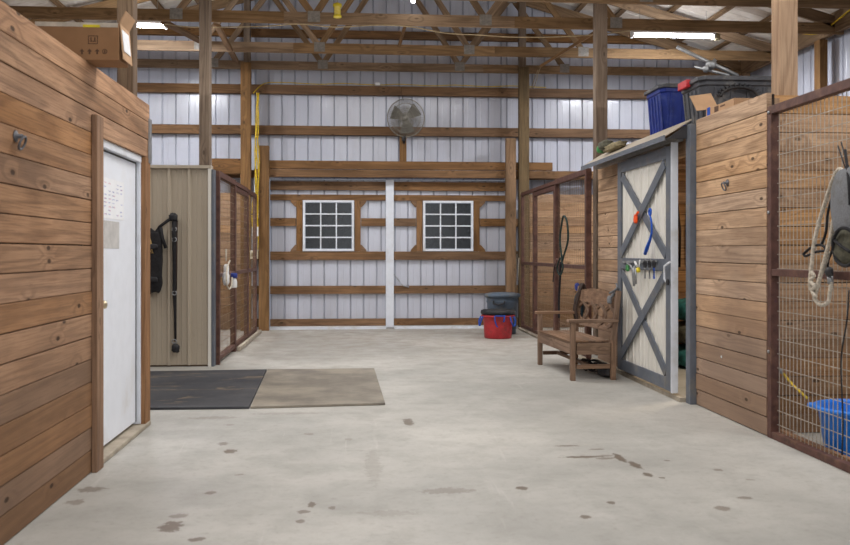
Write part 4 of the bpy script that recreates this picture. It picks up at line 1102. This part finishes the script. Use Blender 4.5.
bpart('rear_apron', lambda g: g.box(BD-.05, BD-.02, .068, BL-.068, .27, .37))
for k in range(6):
    x = .002+k*.072
    bpart('seat_slat', lambda g: g.box(x, x+.066, .07, BL-.07, .388, .41))
for y in (.02, BL-.05): bpart('side_stretcher', lambda g: g.box(.062, BD-.062, y, y+.03, .12, .165))
bpart('long_stretcher', lambda g: g.box(.22, .25, .055, BL-.055, .125, .16))
# back: local frame rising along tilt
def bk(y, s): # s = height above .40
    return Vector((BD-.03+.06*s/.53, y, .40+s))
def bbar(nm, y0, s0, y1, s1, wd, th=.022, off=0):
    g = G(); a, b = bk(y0, s0), bk(y1, s1); nrm = Vector((.53,0,-.06)).normalized()
    g.bar(a+nrm*off, b+nrm*off, th, wd, nrm); return g
bbar('x', .066, .11, BL-.066, .11, .05).build('lower_back_rail', m, br, bevel=.004)
g = G(); n = 14
for i in range(n):
    y0_, y1_ = .066+(BL-.132)*i/n, .066+(BL-.132)*(i+1)/n
    h = .125+.045*math.sin(PI*(i+.5)/n)
    a, b = bk(y0_, .355), bk(y1_, .355); u = (bk(0, 1)-bk(0, 0)).normalized()
    g.obox((a+b)/2+u*h/2, (Y_, u, Y_.cross(u)), ((y1_-y0_)/2, h/2, .013), .5, 0)
g.build('top_back_rail', m, br)
# interlaced oval loops
for k in range(4):
    yc = .066+(BL-.132)*(k+.5)/4; hw = (BL-.132)/8*1.35
    for s in (-1, 1):
        pts = []
        for i in range(11):
            t = i/10; pts.append((yc+s*hw*math.sin(PI*t), .13+.235*t))
        g = G()
        for (ya, sa), (yb, sb) in zip(pts[:-1], pts[1:]):
            a, b = bk(ya, sa), bk(yb, sb); nrm = Vector((.53,0,-.06)).normalized(); e = (b-a).normalized()*.006
            g.bar(a-e+nrm*(.006*s), b+e+nrm*(.006*s), .018, .042, nrm, r=.4+.1*s)
        g.build('back_loop', m, br)
ang = math.radians(3.2)
br.location = (2.21, 8.96, 0); br.rotation_euler = (0, 0, ang)
def BW(x, y, z): 
    c_, s_ = math.cos(ang), math.sin(ang); return Vector((2.21+x*c_-y*s_, 8.96+x*s_+y*c_, z))
# things on and around the bench
g = G()
for dy, dz in ((0,0), (.05,-.04), (-.04,-.02)):
    g.tube(cat([BW(.46, BL-.10+dy, .50), BW(.44, BL-.08+dy, .70+dz), BW(.50, BL-.06+dy, .90+dz), BW(.54, BL-.05+dy, .955), BW(.57, BL-.06+dy, .85), BW(.58, BL-.06+dy, .6)], 5), .013, 8)
tag(g.build('leather_strap', M['leather']), 'dark leather straps draped over the far corner of the bench back', 'straps')
g = G()
g.tube(cat([BW(.44, .12, .80), BW(.49, .10, .90), BW(.53, .09, .95), BW(.56, .08, .88), BW(.57,.08,.75)], 5), .016, 8); g.blob(BW(.455,.13,.83), (.02,.05,.04), 12, 8, .7, .3)
g.tube(cat([BW(.46, .14, .90), BW(.50, .03, .955), BW(.52, .10, 1.0)], 4), .010, 6)
tag(g.build('grey_strap', M['mask']), 'small grey strap knotted on the near corner of the bench back', 'strap')
g = G(); g.blob((2.76, 10.80, .66), (.05,.10,.16), 22, 16, .7, .12, 6); tag(g.build('hanging_jacket', M['slate']), 'dark blue cloth item hanging on the pen just behind the bench', 'cloth')
g = G(); g.blob((2.74, 10.80, .90), (.03,.05,.05), 16, 12, .8, .1); tag(g.build('blue_cloth', M['blue_plastic']), 'bright blue rag hanging beside the far bench corner', 'cloth')
random.seed(21)
g = G(); pts = []
for i in range(60):
    a = i*.55; rad = .10+.04*math.sin(i*1.7); pts.append((2.60+rad*math.cos(a)*.8, 9.62+rad*1.6*math.sin(a), .02+.10*abs(math.sin(i*.37))))
g.tube(cat(pts, 3), .010, 6); tag(g.build('cable_tangle', M['black']), 'tangle of black cord on the floor under the bench', 'cord')
g = G(); g.blob((2.66, 9.28, .055), (.07,.16,.05), 20, 12, .7, .15, 6); g.blob((2.64,9.30,.11), (.05,.09,.035), 16, 10, .7, .2)
tag(g.build('dark_rag', M['dark_rubber']), 'dark grey lump of cloth on the floor under the near end of the bench', 'rag')

# ------------------------------------------------------------------ unseen ceiling lamps and added fill lights
def area(loc, sx, sy, e, col=(1,.98,.96), rot=(0,0,0)):
    ld = bpy.data.lights.new('unseen_barn_light', 'AREA'); ld.shape = 'RECTANGLE'; ld.size = sx; ld.size_y = sy; ld.energy = e; ld.color = col
    o = bpy.data.objects.new('unseen_barn_light', ld); COL.objects.link(o); o.location = loc; o.rotation_euler = rot
    return o
area((.4, 1.5, 4.4), 2.4, 2.0, 80)
area((.6, 6.0, 4.4), 2.4, 1.6, 110)
area((.6, 10.0, 4.45), 2.4, 1.2, 90)
area((.7, 13.0, 4.40), 3.0, .5, 55)
area((4.6, 4.6, 4.3), 1.5, 2.0, 80)  # fill added to brighten the boards inside the near pen
area((-3.8, 9.0, 4.3), 1.5, 1.5, 50)
area((5.0, 12.8, 4.3), 2.0, 2.0, 55)  # fill added inside the right rear pen for its back boards
area((-3.8, 12.8, 4.3), 1.5, 1.5, 50)  # fill added inside the left rear pen for its back boards
area((4.0, 8.5, 2.38), .6, .6, 35, (1,.85,.65))  # warm fill added to light the tack room inside
# frontal fill added behind the camera at the open end
area((.6, -2.6, 2.4), 6.0, 3.6, 120, (.95,.97,1), (PI/2, 0, 0))
# upward fill added in place of light bounced on to the roof timbers
area((.6, 8.0, 3.2), 6.0, 10.0, 95, (1,.95,.9), (PI, 0, 0))

wd = bpy.data.worlds.new('world'); scn.world = wd; wd.use_nodes = True
wd.node_tree.nodes['Background'].inputs[0].default_value = (.75,.82,.95,1); wd.node_tree.nodes['Background'].inputs[1].default_value = .32

# ------------------------------------------------------------------ camera
cd = bpy.data.cameras.new('camera'); cam = bpy.data.objects.new('camera', cd); COL.objects.link(cam)
cam.location = (0, 0, HC); cam.rotation_euler = (PI/2, 0, -TH)
cd.sensor_fit = 'HORIZONTAL'; cd.sensor_width = 36; cd.lens = F/850*36; cd.shift_y = -(272.5-252)/850
cd.dof.use_dof = True; cd.dof.focus_distance = 10.5; cd.dof.aperture_fstop = 3.2
cd.clip_end = 200
scn.camera = cam
scn.view_settings.view_transform = 'Standard'; scn.view_settings.look = 'None'; scn.view_settings.exposure = 0
